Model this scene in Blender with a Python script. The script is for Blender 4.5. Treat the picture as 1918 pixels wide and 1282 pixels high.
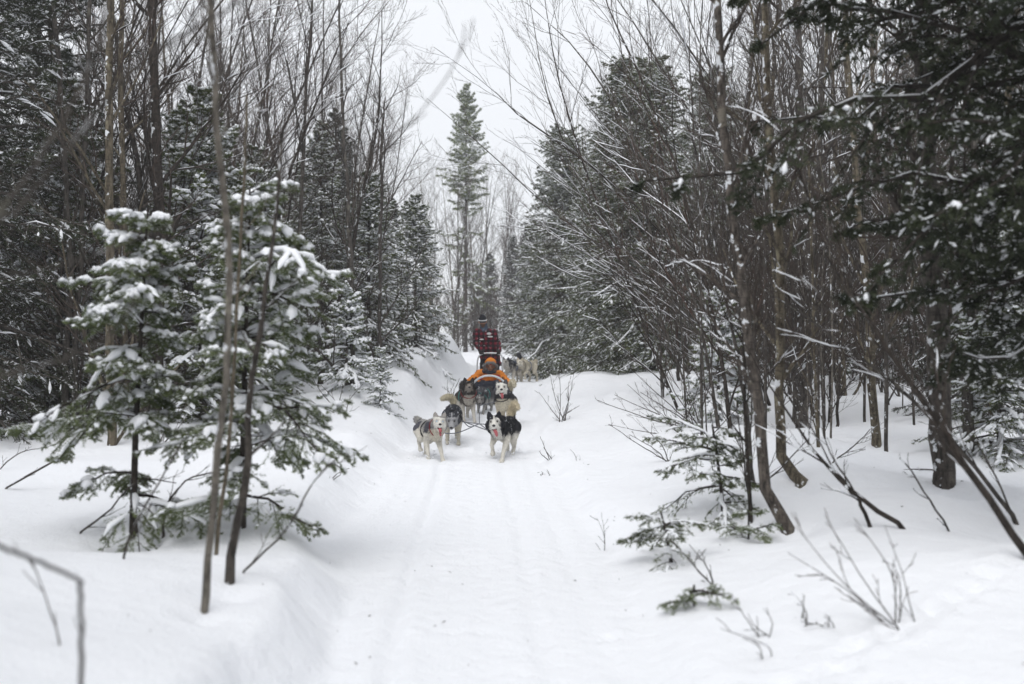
import bpy, bmesh, math, random
import numpy as np
from mathutils import Vector, Matrix, Euler

scene = bpy.context.scene
COL = scene.collection
for _o in list(bpy.data.objects):
    bpy.data.objects.remove(_o)

# ------------------------------------------------------------------ camera, light, exposure
CAM_H = 1.6
FPX, CXP, CYP = 1865.0, 959.0, 641.0          # focal length and centre in photograph pixels
cam_d = bpy.data.cameras.new('camera')
cam = bpy.data.objects.new('camera', cam_d)
COL.objects.link(cam)
cam.location = (0, 0, CAM_H)
cam.rotation_euler = (math.radians(90), 0, 0)
cam_d.sensor_width = 36.0
cam_d.lens = 36.0 * FPX / 1918.0
cam_d.clip_start = 0.05
cam_d.clip_end = 600
cam_d.dof.use_dof = True
cam_d.dof.focus_distance = 14.5
cam_d.dof.aperture_fstop = 1.3
scene.camera = cam

SUN_ELEV, SUN_ROT = math.radians(58), math.radians(200)
world = bpy.data.worlds.new('World')
scene.world = world
world.use_nodes = True
_n, _l = world.node_tree.nodes, world.node_tree.links
_n.clear()
w_out = _n.new('ShaderNodeOutputWorld')
w_bg = _n.new('ShaderNodeBackground')
w_sky = _n.new('ShaderNodeTexSky')
w_sky.sky_type = 'NISHITA'
w_sky.sun_disc = False
w_sky.sun_elevation = SUN_ELEV
w_sky.sun_rotation = SUN_ROT
w_mix = _n.new('ShaderNodeMixRGB')
w_mix.inputs[0].default_value = 0.93                       # a closed deck of even cloud over the clear sky
w_mix.inputs[2].default_value = (8.5, 8.68, 9.0, 1)
_l.new(w_sky.outputs[0], w_mix.inputs[1])
_l.new(w_mix.outputs[0], w_bg.inputs[0])
w_bg.inputs[1].default_value = 0.1
_l.new(w_bg.outputs[0], w_out.inputs[0])

sun_d = bpy.data.lights.new('sun', 'SUN')
sun_d.energy = 1.5
sun_d.angle = math.radians(50)
sun_d.color = (1.0, 0.985, 0.96)
sun = bpy.data.objects.new('sun', sun_d)
COL.objects.link(sun)
sun.rotation_euler = Vector((-math.sin(SUN_ROT) * math.cos(SUN_ELEV), -math.cos(SUN_ROT) * math.cos(SUN_ELEV), -math.sin(SUN_ELEV))).to_track_quat('-Z', 'Y').to_euler()

scene.view_settings.view_transform = 'Standard'
scene.view_settings.look = 'None'
scene.view_settings.exposure = 0.31
scene.view_settings.gamma = 1.0
scene.view_settings.use_curve_mapping = False
scene.cycles.max_bounces = 6
scene.cycles.diffuse_bounces = 4
scene.cycles.glossy_bounces = 2
scene.cycles.transparent_max_bounces = 4
scene.cycles.volume_bounces = 0
HAZE = 0.0024

# ------------------------------------------------------------------ materials
def new_mat(name):
    m = bpy.data.materials.new(name)
    m.use_nodes = True
    nt = m.node_tree
    b = nt.nodes['Principled BSDF']
    b.inputs['Roughness'].default_value = 0.8
    b.inputs['Specular IOR Level'].default_value = 0.25
    return m, nt, b

def noise_ramp(nt, scale, stops, detail=4.0, coord='Object', stretch=None, rough=0.6):
    tc = nt.nodes.new('ShaderNodeTexCoord')
    nz = nt.nodes.new('ShaderNodeTexNoise')
    nz.inputs['Scale'].default_value = scale
    nz.inputs['Detail'].default_value = detail
    nz.inputs['Roughness'].default_value = rough
    if stretch:
        mp = nt.nodes.new('ShaderNodeMapping')
        mp.inputs['Scale'].default_value = stretch
        nt.links.new(tc.outputs[coord], mp.inputs[0])
        nt.links.new(mp.outputs[0], nz.inputs[0])
    else:
        nt.links.new(tc.outputs[coord], nz.inputs[0])
    cr = nt.nodes.new('ShaderNodeValToRGB')
    el = cr.color_ramp.elements
    while len(el) < len(stops):
        el.new(0.5)
    for e, (p, c) in zip(el, stops):
        e.position = p
        e.color = (c[0], c[1], c[2], 1)
    nt.links.new(nz.outputs[0], cr.inputs[0])
    return nz, cr

def bump(nt, b, height_out, strength, dist):
    bp = nt.nodes.new('ShaderNodeBump')
    bp.inputs['Strength'].default_value = strength
    bp.inputs['Distance'].default_value = dist
    nt.links.new(height_out, bp.inputs['Height'])
    nt.links.new(bp.outputs[0], b.inputs['Normal'])

def bark(name, dark, light, scale=24, snow=0.60, snow_amt=1.0, ringed=0.5):
    """fissured bark with lichen spots, cross marks and snow blown onto the windward side."""
    m, nt, b = new_mat(name)
    nz, cr = noise_ramp(nt, scale, [(0.38, [x * 0.7 for x in dark]), (0.5, [(x + y) / 2 for x, y in zip(dark, light)]), (0.62, light)], 8, stretch=(1.3, 1.3, 0.35), rough=0.7)
    rg, rr = noise_ramp(nt, 9, [(0.56, (0, 0, 0)), (0.62, (ringed,) * 3)], 3, stretch=(0.8, 0.8, 5.0))
    m1 = nt.nodes.new('ShaderNodeMixRGB')
    nt.links.new(rr.outputs[0], m1.inputs[0]); nt.links.new(cr.outputs[0], m1.inputs[1]); m1.inputs[2].default_value = (dark[0] * 0.6, dark[1] * 0.6, dark[2] * 0.6, 1)
    lc, lr = noise_ramp(nt, 6, [(0.60, (0, 0, 0)), (0.66, (0.7, 0.7, 0.7))], 5)
    m2 = nt.nodes.new('ShaderNodeMixRGB')
    nt.links.new(lr.outputs[0], m2.inputs[0]); nt.links.new(m1.outputs[0], m2.inputs[1]); m2.inputs[2].default_value = (min(1, light[0] * 1.5), min(1, light[1] * 1.6), min(1, light[2] * 1.5), 1)
    geo = nt.nodes.new('ShaderNodeNewGeometry')
    dt = nt.nodes.new('ShaderNodeVectorMath'); dt.operation = 'DOT_PRODUCT'; dt.inputs[1].default_value = (-0.75, -0.35, 0.45)
    nt.links.new(geo.outputs['Normal'], dt.inputs[0])
    sn, sr = noise_ramp(nt, 10, [(0.0, (0, 0, 0)), (1.0, (1, 1, 1))], 4)
    ad = nt.nodes.new('ShaderNodeMath'); ad.operation = 'MULTIPLY_ADD'; ad.inputs[1].default_value = 0.13
    nt.links.new(dt.outputs['Value'], ad.inputs[0]); nt.links.new(sn.outputs[0], ad.inputs[2])
    r2 = nt.nodes.new('ShaderNodeValToRGB'); e = r2.color_ramp.elements
    e[0].position = snow + 0.08; e[0].color = (0, 0, 0, 1); e[1].position = snow + 0.11; e[1].color = (snow_amt,) * 3 + (1,)
    nt.links.new(ad.outputs[0], r2.inputs[0])
    mx = nt.nodes.new('ShaderNodeMixRGB')
    nt.links.new(r2.outputs[0], mx.inputs[0]); nt.links.new(m2.outputs[0], mx.inputs[1]); mx.inputs[2].default_value = (0.82, 0.84, 0.87, 1)
    nt.links.new(mx.outputs[0], b.inputs['Base Color'])
    bump(nt, b, nz.outputs[0], 0.9, 0.03)
    return m

def needle(name, dark, light):
    m, nt, b = new_mat(name)
    nz, cr = noise_ramp(nt, 2.6, [(0.3, dark), (0.7, light)], 3)
    nt.links.new(cr.outputs[0], b.inputs['Base Color'])
    b.inputs['Roughness'].default_value = 0.6
    return m

def flat(name, c, rough=0.8, vary=0.15, scale=20, spec=0.25):
    m, nt, b = new_mat(name)
    nz, cr = noise_ramp(nt, scale, [(0.3, [x * (1 - vary) for x in c]), (0.7, [min(1, x * (1 + vary)) for x in c])], 3)
    nt.links.new(cr.outputs[0], b.inputs['Base Color'])
    b.inputs['Roughness'].default_value = rough
    b.inputs['Specular IOR Level'].default_value = spec
    return m

M = {}
M['bark_grey'] = bark('grey bark', (0.04, 0.035, 0.032), (0.13, 0.115, 0.10))
M['bark_brown'] = bark('brown bark', (0.03, 0.025, 0.021), (0.105, 0.09, 0.077))
M['bark_tan'] = bark('yellowish bark', (0.05, 0.040, 0.027), (0.19, 0.16, 0.115))
M['bark_pale'] = bark('pale grey bark', (0.09, 0.08, 0.068), (0.24, 0.215, 0.18))
M['bark_dark'] = bark('dark bark', (0.02, 0.016, 0.013), (0.06, 0.048, 0.04))
M['bark_peel'] = bark('peeling bark', (0.035, 0.029, 0.025), (0.16, 0.135, 0.115))
M['twig'] = flat('twig bark', (0.064, 0.05, 0.042), 0.85, 0.4, 6)
M['twig_red'] = flat('reddish twig bark', (0.085, 0.05, 0.038), 0.85, 0.35, 6)
M['needle'] = needle('spruce needles', (0.05, 0.068, 0.022), (0.135, 0.16, 0.055))
M['needle_fir'] = needle('balsam needles', (0.08, 0.11, 0.04), (0.18, 0.215, 0.09))
M['needle_dark'] = needle('shaded dark needles', (0.018, 0.025, 0.013), (0.055, 0.066, 0.032))  # hemlock and dark spruces: shade of the dense boughs put into the green
M['needle_pale'] = needle('pale fir needles', (0.12, 0.155, 0.05), (0.21, 0.245, 0.09))

def snow_mat(name, ground):
    m, nt, b = new_mat(name)
    b.inputs['Base Color'].default_value = (0.872, 0.885, 0.918, 1)
    b.inputs['Roughness'].default_value = 0.75
    b.inputs['Specular IOR Level'].default_value = 0.15
    if ground:
        tc = nt.nodes.new('ShaderNodeTexCoord')
        n1 = nt.nodes.new('ShaderNodeTexNoise'); n1.inputs['Scale'].default_value = 7.0; n1.inputs['Detail'].default_value = 6
        n2 = nt.nodes.new('ShaderNodeTexNoise'); n2.inputs['Scale'].default_value = 55.0; n2.inputs['Detail'].default_value = 4
        ad = nt.nodes.new('ShaderNodeMath'); ad.operation = 'MULTIPLY_ADD'; ad.inputs[1].default_value = 0.3
        nt.links.new(tc.outputs['Object'], n1.inputs[0]); nt.links.new(tc.outputs['Object'], n2.inputs[0])
        nt.links.new(n2.outputs[0], ad.inputs[0]); nt.links.new(n1.outputs[0], ad.inputs[2])
        bump(nt, b, ad.outputs[0], 0.55, 0.06)
    return m
M['snow'] = snow_mat('packed snow', True)
M['snow_branch'] = snow_mat('branch snow', False)

# ------------------------------------------------------------------ mesh helpers
def vnoise(x, y, seed=0):
    xi = np.floor(x).astype(np.int64); yi = np.floor(y).astype(np.int64)
    xf = x - xi; yf = y - yi
    def h(a, b):
        n = (a * 374761393 + b * 668265263 + seed * 974711) & 0xFFFFFFFF
        n = ((n ^ (n >> 13)) * 1274126177) & 0xFFFFFFFF
        return ((n ^ (n >> 16)) & 0xFFFF) / 65535.0
    u = xf * xf * (3 - 2 * xf); v = yf * yf * (3 - 2 * yf)
    return (h(xi, yi) * (1 - u) + h(xi + 1, yi) * u) * (1 - v) + (h(xi, yi + 1) * (1 - u) + h(xi + 1, yi + 1) * u) * v - 0.5

def sstep(a, b, x):
    t = np.clip((x - a) / (b - a), 0, 1)
    return t * t * (3 - 2 * t)

def unit(v):
    return v / np.maximum(np.linalg.norm(v, axis=-1, keepdims=True), 1e-9)

class MB:
    """Collects tubes, triangles and quads and builds ONE mesh."""
    def __init__(s):
        s.V = []; s.Q = []; s.T = []; s.mq = []; s.mt = []; s.n = 0
    def add(s, V, Q=None, T=None, mat=0):
        V = np.asarray(V, float).reshape(-1, 3)
        if Q is not None and len(Q):
            Q = np.asarray(Q).reshape(-1, 4); s.Q.append(Q + s.n); s.mq.append(np.full(len(Q), mat))
        if T is not None and len(T):
            T = np.asarray(T).reshape(-1, 3); s.T.append(T + s.n); s.mt.append(np.full(len(T), mat))
        s.V.append(V); s.n += len(V)
    def tubes(s, P, R, sides=4, mat=0, H=None, under=0.35, cap=False):
        """P (N,K,3) centre lines, R (N,K) radii (half widths when H gives the heights: flattened, up is world Z)."""
        P = np.asarray(P, float); R = np.asarray(R, float)
        if P.ndim == 2: P = P[None]; R = R[None]; H = None if H is None else np.asarray(H)[None]
        N, K, _ = P.shape
        if N == 0: return
        T = unit(np.gradient(P, axis=1))
        if H is None:
            mean = unit(P[:, -1] - P[:, 0])
            ref = np.where(np.abs(mean[:, 2:3]) < 0.8, np.array([[0., 0, 1]]), np.array([[1., 0, 0]]))[:, None, :]
        else:
            ref = np.broadcast_to(np.array([0., 0, 1]), (N, 1, 3))
        S = unit(np.cross(T, ref) + 1e-6); U = np.cross(S, T)
        a = np.arange(sides) * 2 * math.pi / sides
        ca, sa = np.cos(a), np.sin(a)
        if H is None:
            off = S[:, :, None] * (ca[:, None] * R[:, :, None, None]) + U[:, :, None] * (sa[:, None] * R[:, :, None, None])
        else:
            sa2 = np.where(sa > 0, sa, sa * under)
            off = S[:, :, None] * (ca[:, None] * R[:, :, None, None]) + U[:, :, None] * (sa2[:, None] * np.asarray(H)[:, :, None, None])
        V = (P[:, :, None] + off).reshape(-1, 3)
        n = np.arange(N)[:, None, None]; k = np.arange(K - 1)[None, :, None]; j = np.arange(sides)[None, None, :]
        b = (n * K + k) * sides
        j2 = (j + 1) % sides
        Q = np.stack([b + j, b + j2, b + sides + j2, b + sides + j], -1).reshape(-1, 4)
        s.add(V, Q=Q, mat=mat)
        if cap:
            for i in range(N):
                for kk, rev in ((0, True), (K - 1, False)):
                    c = P[i, kk]; ring = V[(i * K + kk) * sides:(i * K + kk + 1) * sides]
                    vv = np.vstack([ring, c]); tt = [[q, (q + 1) % sides, sides] for q in range(sides)]
                    if rev: tt = [[t[1], t[0], t[2]] for t in tt]
                    s.add(vv, T=tt, mat=mat)
    def ball(s, c, r, mat=0, seg=10, rings=6, rot=None):
        r = np.broadcast_to(np.asarray(r, float), (3,))
        th = np.linspace(0, math.pi, rings + 1); ph = np.arange(seg) * 2 * math.pi / seg
        V = np.stack([np.outer(np.sin(th), np.cos(ph)), np.outer(np.sin(th), np.sin(ph)), np.outer(np.cos(th), np.ones(seg))], -1).reshape(-1, 3) * r
        if rot is not None: V = V @ np.asarray(rot).T
        Q = [[i * seg + j, (i + 1) * seg + j, (i + 1) * seg + (j + 1) % seg, i * seg + (j + 1) % seg] for i in range(rings) for j in range(seg)]
        s.add(V + np.asarray(c, float), Q=Q, mat=mat)
    def mesh(s, name, mats, smooth=True):
        me = bpy.data.meshes.new(name)
        V = np.vstack(s.V) if s.V else np.zeros((0, 3))
        Q = np.vstack(s.Q) if s.Q else np.zeros((0, 4), int); T = np.vstack(s.T) if s.T else np.zeros((0, 3), int)
        mi = np.concatenate(s.mq + s.mt) if (s.mq or s.mt) else np.zeros(0)
        me.vertices.add(len(V)); me.vertices.foreach_set('co', V.astype(np.float32).ravel())
        nl = Q.size + T.size
        me.loops.add(nl); me.loops.foreach_set('vertex_index', np.concatenate([Q.ravel(), T.ravel()]).astype(np.int32))
        me.polygons.add(len(Q) + len(T))
        me.polygons.foreach_set('loop_start', np.concatenate([np.arange(len(Q)) * 4, Q.size + np.arange(len(T)) * 3]).astype(np.int32))
        for m in mats: me.materials.append(m)
        me.polygons.foreach_set('material_index', mi.astype(np.int32))
        me.polygons.foreach_set('use_smooth', np.full(len(Q) + len(T), smooth))
        me.update(calc_edges=True)
        return me
    def obj(s, name, mats, parent=None, smooth=True):
        return link(name, s.mesh(name, mats, smooth), parent)

def link(name, me, parent=None):
    o = bpy.data.objects.new(name, me)
    COL.objects.link(o)
    if parent is not None: o.parent = parent
    if name in ('snow_cover', 'twigs', 'fur'): o['kind'] = 'stuff'
    return o

def thing(name, label, cat, loc=(0, 0, 0), rz=0.0, group=None):
    o = bpy.data.objects.new(name, None)
    o.empty_display_size = 0.1
    COL.objects.link(o)
    o.location = loc; o.rotation_euler = (0, 0, rz)
    return tag(o, label, cat, group)

def tag(o, label, cat, group=None):
    o['label'] = label; o['category'] = cat
    if group: o['group'] = group
    return o

def dup(root, loc, rz=0.0, sc=1.0, label=None, group=None):
    r = root.copy(); COL.objects.link(r)
    r.location = loc; r.rotation_euler = (0, 0, rz); r.scale = (sc, sc, sc)
    if label: r['label'] = label
    if group: r['group'] = group
    for ch in list(root.children):
        c = ch.copy(); COL.objects.link(c); c.parent = r
        for g in list(ch.children):
            d = g.copy(); COL.objects.link(d); d.parent = c
    return r

# ------------------------------------------------------------------ terrain
def trail_x(y):
    return np.interp(y, [0, 4.65, 8, 13.3, 18, 22, 27, 31, 36, 45, 60], [-0.1, -0.15, -0.32, -0.52, -0.56, -0.5, -0.3, 0.0, 0.5, 1.8, 5.0])

BUMPS = []
_r = np.random.default_rng(5)
for _i in range(260):
    by = _r.uniform(3, 40); sx = -1 if _r.random() < 0.45 else 1
    bx = trail_x(by) + sx * (1.4 + _r.exponential(5.0))
    BUMPS.append((bx, by, _r.uniform(0.25, 0.9), _r.uniform(0.02, 0.13)))
WELLS = []

def ground(x, y):
    x = np.asarray(x, float); y = np.asarray(y, float)
    d = x - trail_x(y)
    rise = 0.36 * sstep(13.5, 21.5, y) + 0.5 * sstep(34, 60, y)
    hw_l = np.interp(y, [0, 5, 6.2, 8, 14, 25], [0.72, 0.74, 0.82, 1.1, 0.95, 0.9])
    hw_r = np.interp(y, [0, 5, 8, 14, 25], [0.9, 0.85, 1.0, 0.9, 0.9])
    wob = vnoise(y * 0.9, y * 0 + 3.3, 3) * 0.35 * np.clip((y - 4.5) / 4, 0.15, 1) + vnoise(y * 2.7, y * 0 + 1.3, 4) * 0.12
    bl = np.interp(y, [0, 5, 6.0, 6.7, 9, 14, 20, 30], [0.44, 0.44, 0.43, 0.33, 0.32, 0.38, 0.42, 0.4]) * sstep(hw_l + wob - 0.02, hw_l + np.interp(y, [0, 6, 7, 14], [0.30, 0.32, 0.5, 0.7]) + wob, -d)
    br = np.interp(y, [0, 5, 9, 14, 20, 30], [0.34, 0.32, 0.3, 0.34, 0.3, 0.25]) * (0.42 * sstep(hw_r + wob * 0.7 - 0.02, hw_r + 0.3 + wob * 0.7, d) + 0.58 * sstep(hw_r + wob * 0.7 + 0.1, hw_r + 1.7, d))
    off = np.where(d > 0, br / 0.33, bl / 0.34)
    z = rise + bl + br
    z = z + 0.016 * np.clip(d - 2, 0, 40) * np.clip(y / 18.0, 0, 1) * (d > 0)
    z = z - 0.75 * sstep(3.2, 6.5, -d) * sstep(13.2, 19, y) * (1 - sstep(26, 40, y))
    z = z + 0.12 * sstep(2.5, 5, -d) * sstep(9, 12.5, y) * (1 - sstep(12.5, 15, y))
    # the ploughed-up heap on the outside of the bend
    z = z + 0.98 * np.exp(-((x + 2.0) / 1.15) ** 2 - ((y - 27.5) / 3.2) ** 2) * sstep(0.55, 1.6, -d + 0.25)
    z = z + 0.45 * np.exp(-((x + 2.7) / 1.2) ** 2 - ((y - 22.5) / 4.0) ** 2) * sstep(0.8, 2.0, -d)
    z = z + 0.10 * np.exp(-((x - 1.5) / 1.4) ** 2 - ((y - 23.5) / 3.0) ** 2) * sstep(0.9, 2.0, d)
    soft = np.clip(off, 0, 1)
    z = z + soft * (vnoise(x * 0.33, y * 0.33, 11) * 0.26 + vnoise(x * 0.9, y * 0.9, 12) * 0.13 + vnoise(x * 2.3, y * 2.3, 13) * 0.035)
    z = z + vnoise(x * 3.1, y * 1.4, 14) * 0.012 + vnoise(x * 9, y * 6, 15) * 0.006 + soft * vnoise(x * 13, y * 13, 18) * 0.004
    # sled runner tracks and small lengthwise furrows of the packed trail
    on = 1 - soft
    for o_, w_, dp in ((-0.42, 0.035, 0.026), (0.36, 0.04, 0.014), (0.05, 0.1, 0.006), (-0.78, 0.06, 0.010), (0.68, 0.06, 0.012)):
        oo = o_ + vnoise(y * 0.35, y * 0 + o_ * 7, 21) * 0.10
        z = z - on * dp * np.exp(-((d - oo) / w_) ** 2) + on * dp * 0.5 * np.exp(-((np.abs(d - oo) - 0.1) / 0.05) ** 2)
    z = z + on * vnoise(d * 16, y * 0.6, 22) * 0.006
    z = z + on * sstep(11, 14, y) * (vnoise(x * 5, y * 5, 23) * 0.05)          # snow churned by the paws
    for bx, by, r_, a_ in BUMPS:
        q = ((x - bx) ** 2 + (y - by) ** 2) / r_ ** 2
        z = z + np.where(q < 9, soft * a_ * np.exp(-np.minimum(q, 9)), 0)
    for bx, by, r_ in WELLS:
        q = ((x - bx) ** 2 + (y - by) ** 2) / r_ ** 2
        z = z - np.where(q < 9, 0.5 * r_ * np.exp(-np.minimum(q, 9) * 1.5), 0)
    return z

PRINTS = []
_r = np.random.default_rng(15)
for _i in range(230):
    py_ = 3.6 + 11 * _r.random() ** 0.9
    PRINTS.append((trail_x(py_) + _r.normal(0.0, 0.42), py_, _r.uniform(0.035, 0.06), _r.uniform(0.005, 0.014)))
for _i in range(60):                                  # a hare's track crossing the right bank
    py_ = 4.3 + _i * 0.035 + _r.normal(0, 0.03); PRINTS.append((1.2 + _i * 0.045 + _r.normal(0, 0.05), py_, 0.06, 0.02))

def gz(x, y):
    return float(ground(np.array([x]), np.array([y]))[0])

def W(px, py, d):
    """A point of the place: seen at photograph pixel (px, py), d metres in front of the camera."""
    return np.array([(px - CXP) / FPX * d, d, CAM_H - (py - CYP) / FPX * d])

def G(px, py, lo=2.0, hi=70.0):
    """Where the snow lies under photograph pixel (px, py)."""
    ds = np.concatenate([np.arange(lo, 30, 0.05), np.arange(30, hi, 0.3)])
    x = (px - CXP) / FPX * ds; zz = CAM_H - (py - CYP) / FPX * ds
    hit = np.nonzero(zz < ground(x, ds))[0]
    d = ds[hit[0]] if len(hit) else hi
    x = (px - CXP) / FPX * d
    return np.array([x, d, gz(x, d)])

def build_ground():
    nx, a = 430, 5.0
    u = np.linspace(-1, 1, nx); xs = np.sinh(u * a) / math.sinh(a) * 125 - 0.3
    ny, a2 = 470, 4.6
    v = np.linspace(-0.55, 1, ny); ys = 6 + np.sinh(v * a2) / math.sinh(a2) * 119
    X, Y = np.meshgrid(xs, ys)
    Z = ground(X.ravel(), Y.ravel()).reshape(X.shape)
    Z += 0.006 * (vnoise(X * 21, Y * 21, 31) + 0.6 * vnoise(X * 43, Y * 43, 32)) * np.exp(-np.maximum(Y - 3, 0) / 14) * (0.35 + 0.65 * np.clip(np.abs(X - trail_x(Y)) - 0.8, 0, 1))
    for px_, py_, r_, dp in PRINTS:
        i0, i1 = np.searchsorted(ys, [py_ - 3 * r_, py_ + 3 * r_]); j0, j1 = np.searchsorted(xs, [px_ - 3 * r_, px_ + 3 * r_])
        q = ((X[i0:i1, j0:j1] - px_) ** 2 + ((Y[i0:i1, j0:j1] - py_) * 0.75) ** 2) / r_ ** 2
        Z[i0:i1, j0:j1] += dp * (0.55 * np.exp(-(q - 2.2) ** 2 * 0.7) - np.exp(-q))
    Z = Z.ravel()
    i = np.arange(ny - 1)[:, None] * nx + np.arange(nx - 1)[None]
    Q = np.stack([i, i + 1, i + nx + 1, i + nx], -1).reshape(-1, 4)
    mb = MB(); mb.add(np.stack([X.ravel(), Y.ravel(), Z], -1), Q=Q)
    g = mb.obj('snow_ground', [M['snow']])
    g['kind'] = 'structure'
    g['label'] = 'deep white snow with a packed sled trail between two soft banks'
    return float(ys[0]), float(Z.min())

ANCHORS = [(60, 'the tall corner spruce'), (131, 'the two pale trunks'), (205, 'the straight yellowish trunk'), (295, 'the dark wavy trunk'), (410, 'the pale near stem'), (480, 'the near firs'),
           (560, 'the upright fine bare tree'), (655, 'the black leaning stem'), (715, 'the left gap edge'), (872, 'the tall fir'), (1045, 'the gap side spruce'), (1150, 'the huge spruce'), (1262, 'the dark low boughed spruce'),
           (1388, 'the dark near trunk'), (1461, 'the yellowish kneed trunk'), (1510, 'the thick grey pair'), (1632, 'the speckled trunk'), (1755, 'the thick brown trunk'), (1818, 'the pale right trunk')]
def where(px, d):
    a = min(ANCHORS, key=lambda q: abs(q[0] - px))
    off = px - a[0]
    side = 'straight behind' if abs(off) < 14 else ('just ' if abs(off) < 45 else 'well ') + ('right' if off > 0 else 'left') + ' of'
    return side + ' ' + a[1] + (', close' if d < 19 else ', halfway back' if d < 30 else ', far back' if d < 45 else ', very far back')

# ------------------------------------------------------------------ growing things
def interp_poly(P, R, t):
    """positions, tangents and radii at parameters t (N,n) of centre lines P (N,K,3)."""
    N, K, _ = P.shape
    x = np.clip(t, 0, 0.9999) * (K - 1); i = np.floor(x).astype(int); f = (x - i)[..., None]
    n = np.arange(N)[:, None]
    pos = P[n, i] * (1 - f) + P[n, i + 1] * f
    return pos, unit(P[n, i + 1] - P[n, i]), R[n, i] * (1 - f[..., 0]) + R[n, i + 1] * f[..., 0]

def plen(P):
    return np.linalg.norm(np.diff(P, axis=1), axis=2).sum(1)

def grow(rng, P, R, n, t0=0.2, t1=0.98, ang=(0.5, 0.9), lf=(0.3, 0.6), rf=0.6, up=0.3, wob=0.1, K=6, taper=0.5, rmin=0.0022, maxlen=None):
    """n side shoots on each centre line."""
    N = len(P)
    t = t0 + (t1 - t0) * (np.arange(n)[None] + rng.random((N, n))) / n
    pos, tan, rad = interp_poly(P, R, t)
    rv = rng.normal(size=(N, n, 3)); rv -= (rv * tan).sum(-1, keepdims=True) * tan; rv = unit(rv)
    a = rng.uniform(ang[0], ang[1], (N, n, 1))
    d = np.cos(a) * tan + np.sin(a) * rv
    ln = plen(P)[:, None] * rng.uniform(lf[0], lf[1], (N, n)) * (1 - taper * t)
    if maxlen: ln = np.minimum(ln, maxlen * rng.uniform(0.6, 1, (N, n)))
    pts = [pos]; cur = pos
    for k in range(K - 1):
        d = unit(d + np.array([0, 0, up / K]) + wob * rng.normal(size=d.shape))
        cur = cur + d * (ln / (K - 1))[..., None]; pts.append(cur)
    P2 = np.stack(pts, 2).reshape(N * n, K, 3)
    R2 = np.maximum(np.maximum(rad * rf, rmin)[..., None] * np.linspace(1, 0.35, K), rmin * 0.7).reshape(N * n, K)
    return P2, R2

def smooth_line(pts, K, rng=None, wob=0.0):
    """Catmull-Rom through the points, K samples."""
    p = np.asarray(pts, float)
    p = np.vstack([2 * p[0] - p[1], p, 2 * p[-1] - p[-2]])
    m = len(p) - 3; out = []
    for s in np.linspace(0, m - 1e-6, K):
        i = int(s); t = s - i
        a, b, c, d = p[i], p[i + 1], p[i + 2], p[i + 3]
        out.append(0.5 * (2 * b + (c - a) * t + (2 * a - 5 * b + 4 * c - d) * t * t + (3 * b - a - 3 * c + d) * t ** 3))
    out = np.array(out)
    if rng is not None and wob:
        w = rng.normal(size=out.shape) * wob; w[0] = 0
        out = out + w
    return out

def snow_strips(mb, rng, P, R, amount=0.5, w=0.012, h=0.012, mat=0, sides=5, steep=0.9):
    """snow lying along the upper side of branches, in broken runs."""
    N, K, _ = P.shape
    T = unit(np.gradient(P, axis=1))
    lie = np.clip((steep - np.abs(T[..., 2])) / 0.35, 0, 1)
    nz = rng.random((N, K)); nz = (nz + np.roll(nz, 1, 1) + np.roll(nz, 2, 1)) / 3
    am = amount * rng.uniform(0.45, 1.4, (N, 1))
    mask = np.clip((am - nz) / 0.18, 0, 1) * lie
    mask[:, 0] *= 0.5; mask[:, -1] = 0
    keep = mask.max(1) > 0.3
    if not keep.any(): return
    P, R, mask = P[keep], R[keep], mask[keep]
    j = rng.uniform(0.7, 1.3, mask.shape)
    Wd = (R * 0.85 + w * j) * mask; Hh = (h * j + R * 0.2) * mask
    C = P + np.array([0, 0, 1.0]) * (R * 0.75)[..., None] - np.array([0, 0, 1.0]) * (R * (1 - np.minimum(mask, 1)) * 1.2)[..., None]
    mb.tubes(C, Wd, sides, mat, H=Hh)

def needles(mb, rng, p, d, ln, up, per, nl, nw, mat, fwd=0.55, frost=0.0, fmb=None):
    """needle triangles round twigs: starts p, directions d, lengths ln."""
    N = len(p)
    if N == 0: return
    m = per
    t = rng.random((N, m)); az = rng.random((N, m)) * 2 * math.pi
    side = unit(np.cross(d, up)); u2 = np.cross(side, d)
    base = p[:, None] + d[:, None] * (ln[:, None] * t)[..., None]
    rad = np.cos(az)[..., None] * side[:, None] + (np.sin(az) * 0.75)[..., None] * u2[:, None]
    nd = unit(d[:, None] * fwd + rad * 0.85 + rng.normal(size=rad.shape) * 0.12)
    w = unit(np.cross(nd, rng.normal(size=nd.shape)))
    L = nl * rng.uniform(0.7, 1.15, (N, m, 1))
    V = np.stack([base - w * nw / 2, base + w * nw / 2, base + nd * L], 2).reshape(-1, 3, 3)
    fz = (rng.random(len(V)) < frost * 2) & (nd.reshape(-1, 3)[:, 2] > 0.0) if fmb is not None else np.zeros(len(V), bool)
    q = V[~fz].reshape(-1, 3); mb.add(q, T=np.arange(len(q)).reshape(-1, 3), mat=mat)
    if fz.any():
        q = V[fz].reshape(-1, 3); fmb.add(q, T=np.arange(len(q)).reshape(-1, 3), mat=0)

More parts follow.
